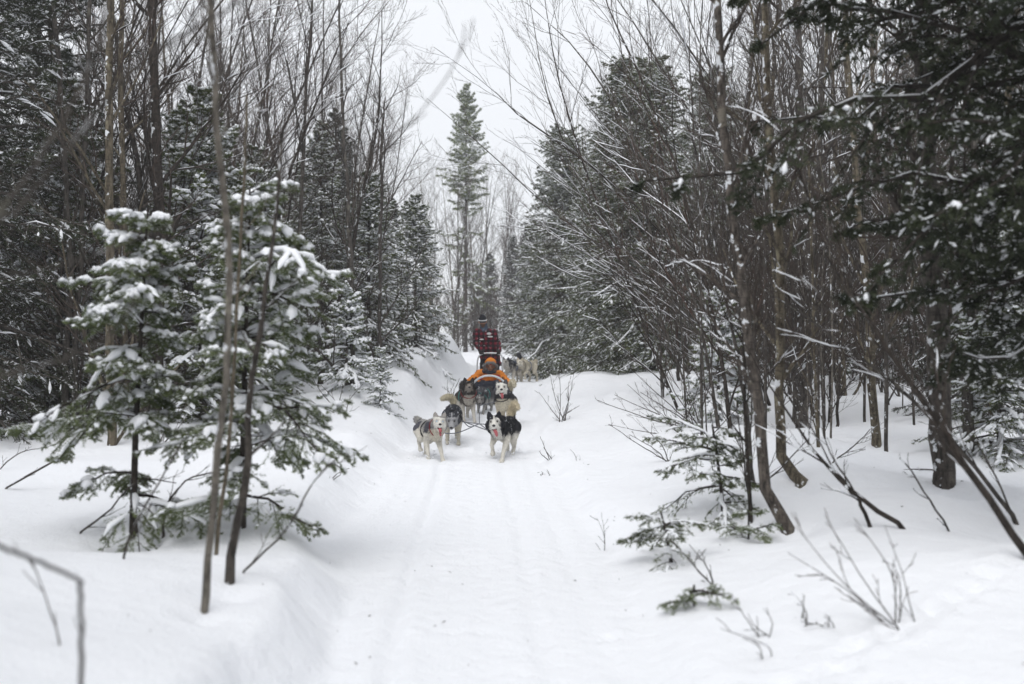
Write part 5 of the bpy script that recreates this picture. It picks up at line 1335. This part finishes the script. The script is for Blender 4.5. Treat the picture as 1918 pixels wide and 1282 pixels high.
# the passenger
ps = thing('person', 'passenger sitting in the sled in an orange hooded parka, face bent down', 'person', (SX, SY - 0.1, SZ - 0.13), 0.02)
ps.scale = (1.12, 0.95, 0.95)
PR = np.array(Euler((0.62, 0.05, 0.0), 'XYZ').to_matrix()); PC = np.array([0.02, -1.22, 0.905]); PT = lambda p: np.asarray(p, float) @ PR.T + PC
B = Body(); head(B, PT, PR)
B.chain([(0.01, -1.16, .84), (0, -1.02, .70), (0, -.9, .40), (0, -.86, .28)], [.06, .10, .13, .14], 'torso')
for sx in (-1, 1):
    B.chain([(sx * .10, -.95, .28), (sx * .13, -1.45, .42), (sx * .12, -1.85, .24)], [.09, .07, .05], 'leg')
    B.chain([(sx * .17, -1.0, .70), (sx * .31, -1.12, .50), (sx * .16, -1.42, .50)], [.055, .045, .034], 'arm')
me = fuse('body', B.mb, 0.0125, 2); V = verts_of(me); paint(me, np.tile(np.array([0.40, 0.23, 0.16]), (len(V), 1))); me.materials.append(M['skin']); link('body', me, ps)
face_parts(ps, PT)
B = Body(); B.chain([(-.08, -.98, .66), (-.09, -.90, .36)], [.145, .17], 'p'); B.chain([(.08, -.98, .66), (.09, -.90, .36)], [.145, .17], 'p'); B.chain([(0, -1.06, .70), (0, -1.0, .40)], [.12, .17], 'p')
for sx in (-1, 1): B.chain([(sx * .19, -1.0, .68), (sx * .34, -1.14, .50), (sx * .30, -1.24, .45), (sx * .17, -1.40, .50)], [.105, .10, .095, .065], 'p')
part(B, 'parka', 'orange', ps, 0.016, 3, 0.045, 21)
B = Body()
for sx in (-1, 1): B.chain([(sx * .10, -.98, .30), (sx * .13, -1.46, .43), (sx * .13, -1.80, .28)], [.115, .095, .08], 'p')
part(B, 'trousers', 'orange', ps, 0.016, 3, 0.03, 23)
for sx in (-1, 1):
    B = Body(); g = np.array([sx * .12, -1.46, .535]); hand(B, g + [sx * .05, .08, -.01], g, sx); part(B, 'glove', 'glove', ps, 0.007, 1)
    B = Body(); B.chain([(sx * .13, -1.78, .30), (sx * .13, -1.84, .22), (sx * .13, -1.93, .30)], [.07, .07, .05], 'b'); part(B, 'boot', 'boot', ps, 0.012, 2)
B = Body(); B.ball((0, .035, .035), (.105, .105, .115), 'hood', PT, PR); B.chain([(0, .05, 0), (0, .10, -.14)], [.10, .12], 'hood', PT); part(B, 'hood', 'orange', ps, 0.012, 3, 0.015, 25)
th = np.linspace(0, 2 * math.pi, 29)
e = MB(); e.tubes(PT(np.stack([.115 * np.cos(th), -.055 - .02 * np.sin(th), -.01 + .125 * np.sin(th)], -1)), .034 + .008 * np.sin(th * 7), 8); e.obj('fur_trim', [M['fur_trim']], ps)
e = MB(); e.ball(PT([(0.01, -.075, .085)])[0], (.028, .018, .028), seg=8, rings=6); e.obj('cap_badge', [M['orange_red']], ps)
B = Body(); B.chain([(-.08, -1.13, .77), (0, -1.19, .755), (.08, -1.13, .77)], [.06, .06, .06], 's'); part(B, 'scarf', 'gaiter', ps, 0.013, 2, 0.01, 27)
for x, y, z in ((-.17, -1.24, .60), (.16, -1.22, .66)):
    e = MB(); e.ball((x, y, z), (.05, .03, .035), seg=8, rings=6); e.obj('pocket_flap', [M['orange_red']], ps)

# ------------------------------------------------------------------ lines of the team
gl = thing('gangline', 'grey gangline running from the sled along the team', 'rope', (0, 0, 0))
def rope(name, pts, r=0.008, K=24, sag=0.0):
    p = smooth_line(pts, K)
    e = MB(); e.tubes(p, np.full(K, r), 5); return e.obj(name, [M['rope']], gl)
def dog_pt(k, p):
    o = DOG[k]; a = o.rotation_euler.z; s_ = o.scale[0]; c, s = math.cos(a), math.sin(a)
    return np.array([o.location[0] + s_ * (p[0] * c - p[1] * s), o.location[1] + s_ * (p[0] * s + p[1] * c), o.location[2] + s_ * p[2]])
mid = lambda y, z: np.array([at_px(898, y), y, gz(at_px(898, y), y) + z])
sled_front = np.array([SX, SY - 2.25, SZ + .12])
rope('main_line', [sled_front, mid(18.6, .16), mid(17.2, .22), mid(15.6, .26)], 0.009)
kn = mid(15.6, .26)
rope('tug_line', [kn, (kn + dog_pt('c', (.10, .25, .45))) / 2 + [0, 0, -.10], dog_pt('c', (.12, .2, .47))])
rope('tug_line', [kn, (kn + dog_pt('b', (-.1, .3, .46))) / 2 + [0, 0, -.09], dog_pt('b', (-.12, .2, .46))])
rope('tug_line', [mid(18.6, .16), dog_pt('d', (.12, .2, .45))], K=8)
rope('tug_line', [mid(18.4, .16), dog_pt('e', (-.12, .2, .47))], K=8)
rope('neck_line', [dog_pt('c', (.10, -.20, .42)), dog_pt('b', (-.12, -.05, .40))], K=8)
rope('neck_line', [kn + [-.32, 0.2, 0.02], kn + [0, 0, 0], kn + [.34, 0.2, -0.04]], K=12)
rope('tug_line', [dog_pt('a', (-.02, .35, .50)), (dog_pt('a', (0, .35, .5)) + kn) / 2 + [0, 0, -.12], kn], K=16)

# ------------------------------------------------------------------ falling snow
rs = np.random.default_rng(88)
mb = MB(); nfl = 3800
y = 5 + 33 * rs.random(nfl) ** 0.75; x = (rs.random(nfl) - 0.5) * 1.1 * y; z = rs.uniform(0.1, 1, nfl) * (2.0 + 0.45 * y)
r = rs.uniform(0.0022, 0.0050, nfl) * (0.6 + 0.028 * y)
c = np.stack([x, y, z], -1)
oc = np.array([(1, 0, 0), (-1, 0, 0), (0, 1, 0), (0, -1, 0), (0, 0, 1), (0, 0, -1)], float)
ft = np.array([(0, 2, 4), (2, 1, 4), (1, 3, 4), (3, 0, 4), (2, 0, 5), (1, 2, 5), (3, 1, 5), (0, 3, 5)])
VV = (c[:, None] + oc[None] * r[:, None, None]).reshape(-1, 3); TT = (ft[None] + (np.arange(nfl) * 6)[:, None, None]).reshape(-1, 3)
ok = z > ground(x, y) + 0.05
TT = TT.reshape(nfl, 8, 3)[ok].reshape(-1, 3)
mb.add(VV, T=TT); o = mb.obj('falling_snow', [M['snow_branch']]); o['kind'] = 'stuff'; o['label'] = 'fine snowflakes drifting down through the air'

rs = np.random.default_rng(91)
mb = MB(); nb_ = 110
y = 3.8 + 16 * rs.random(nb_) ** 1.3; x = trail_x(y) + rs.normal(0, 1.0, nb_) * (0.6 + 0.12 * y)
z = ground(x, y) + 0.006
a = rs.random(nb_) * 6.283; L = rs.uniform(0.006, 0.03, nb_) * (0.7 + 0.02 * y); w = rs.uniform(0.0015, 0.004, nb_)
P = np.stack([np.stack([x - np.cos(a) * L / 2, y - np.sin(a) * L / 2, z], -1), np.stack([x + np.cos(a) * L / 2, y + np.sin(a) * L / 2, z + 0.004], -1)], 1)
mb.tubes(P, np.stack([w, w * 0.5], 1), 4)
o = mb.obj('forest_litter', [M['twig']]); o['kind'] = 'stuff'; o['label'] = 'tiny bark flakes and needles fallen on the snow'

# loose snow thrown up by the running paws
rs = np.random.default_rng(93)
pts = []
for k in 'abcde':
    o = DOG[k]
    for _ in range(130):
        a = rs.random() * 6.283; rr = abs(rs.normal(0, 0.22)) * o.scale[0]
        px_, py_ = o.location[0] + rr * math.cos(a), o.location[1] - 0.1 + rr * 1.5 * math.sin(a)
        pts.append((px_, py_, gz(px_, py_) + abs(rs.normal(0, 0.06)) + 0.005))
c = np.array(pts); r = rs.uniform(0.003, 0.011, len(c)) * np.exp(-np.maximum(c[:, 2] - 0.1, 0) * 2)
VV = (c[:, None] + oc[None] * r[:, None, None] * rs.uniform(0.6, 1.4, (len(c), 6, 1))).reshape(-1, 3); TT = (ft[None] + (np.arange(len(c)) * 6)[:, None, None]).reshape(-1, 3)
mb = MB(); mb.add(VV, T=TT); o = mb.obj('snow_spray', [M['snow_branch']]); o['kind'] = 'stuff'; o['label'] = 'loose snow kicked up round the paws of the running dogs'
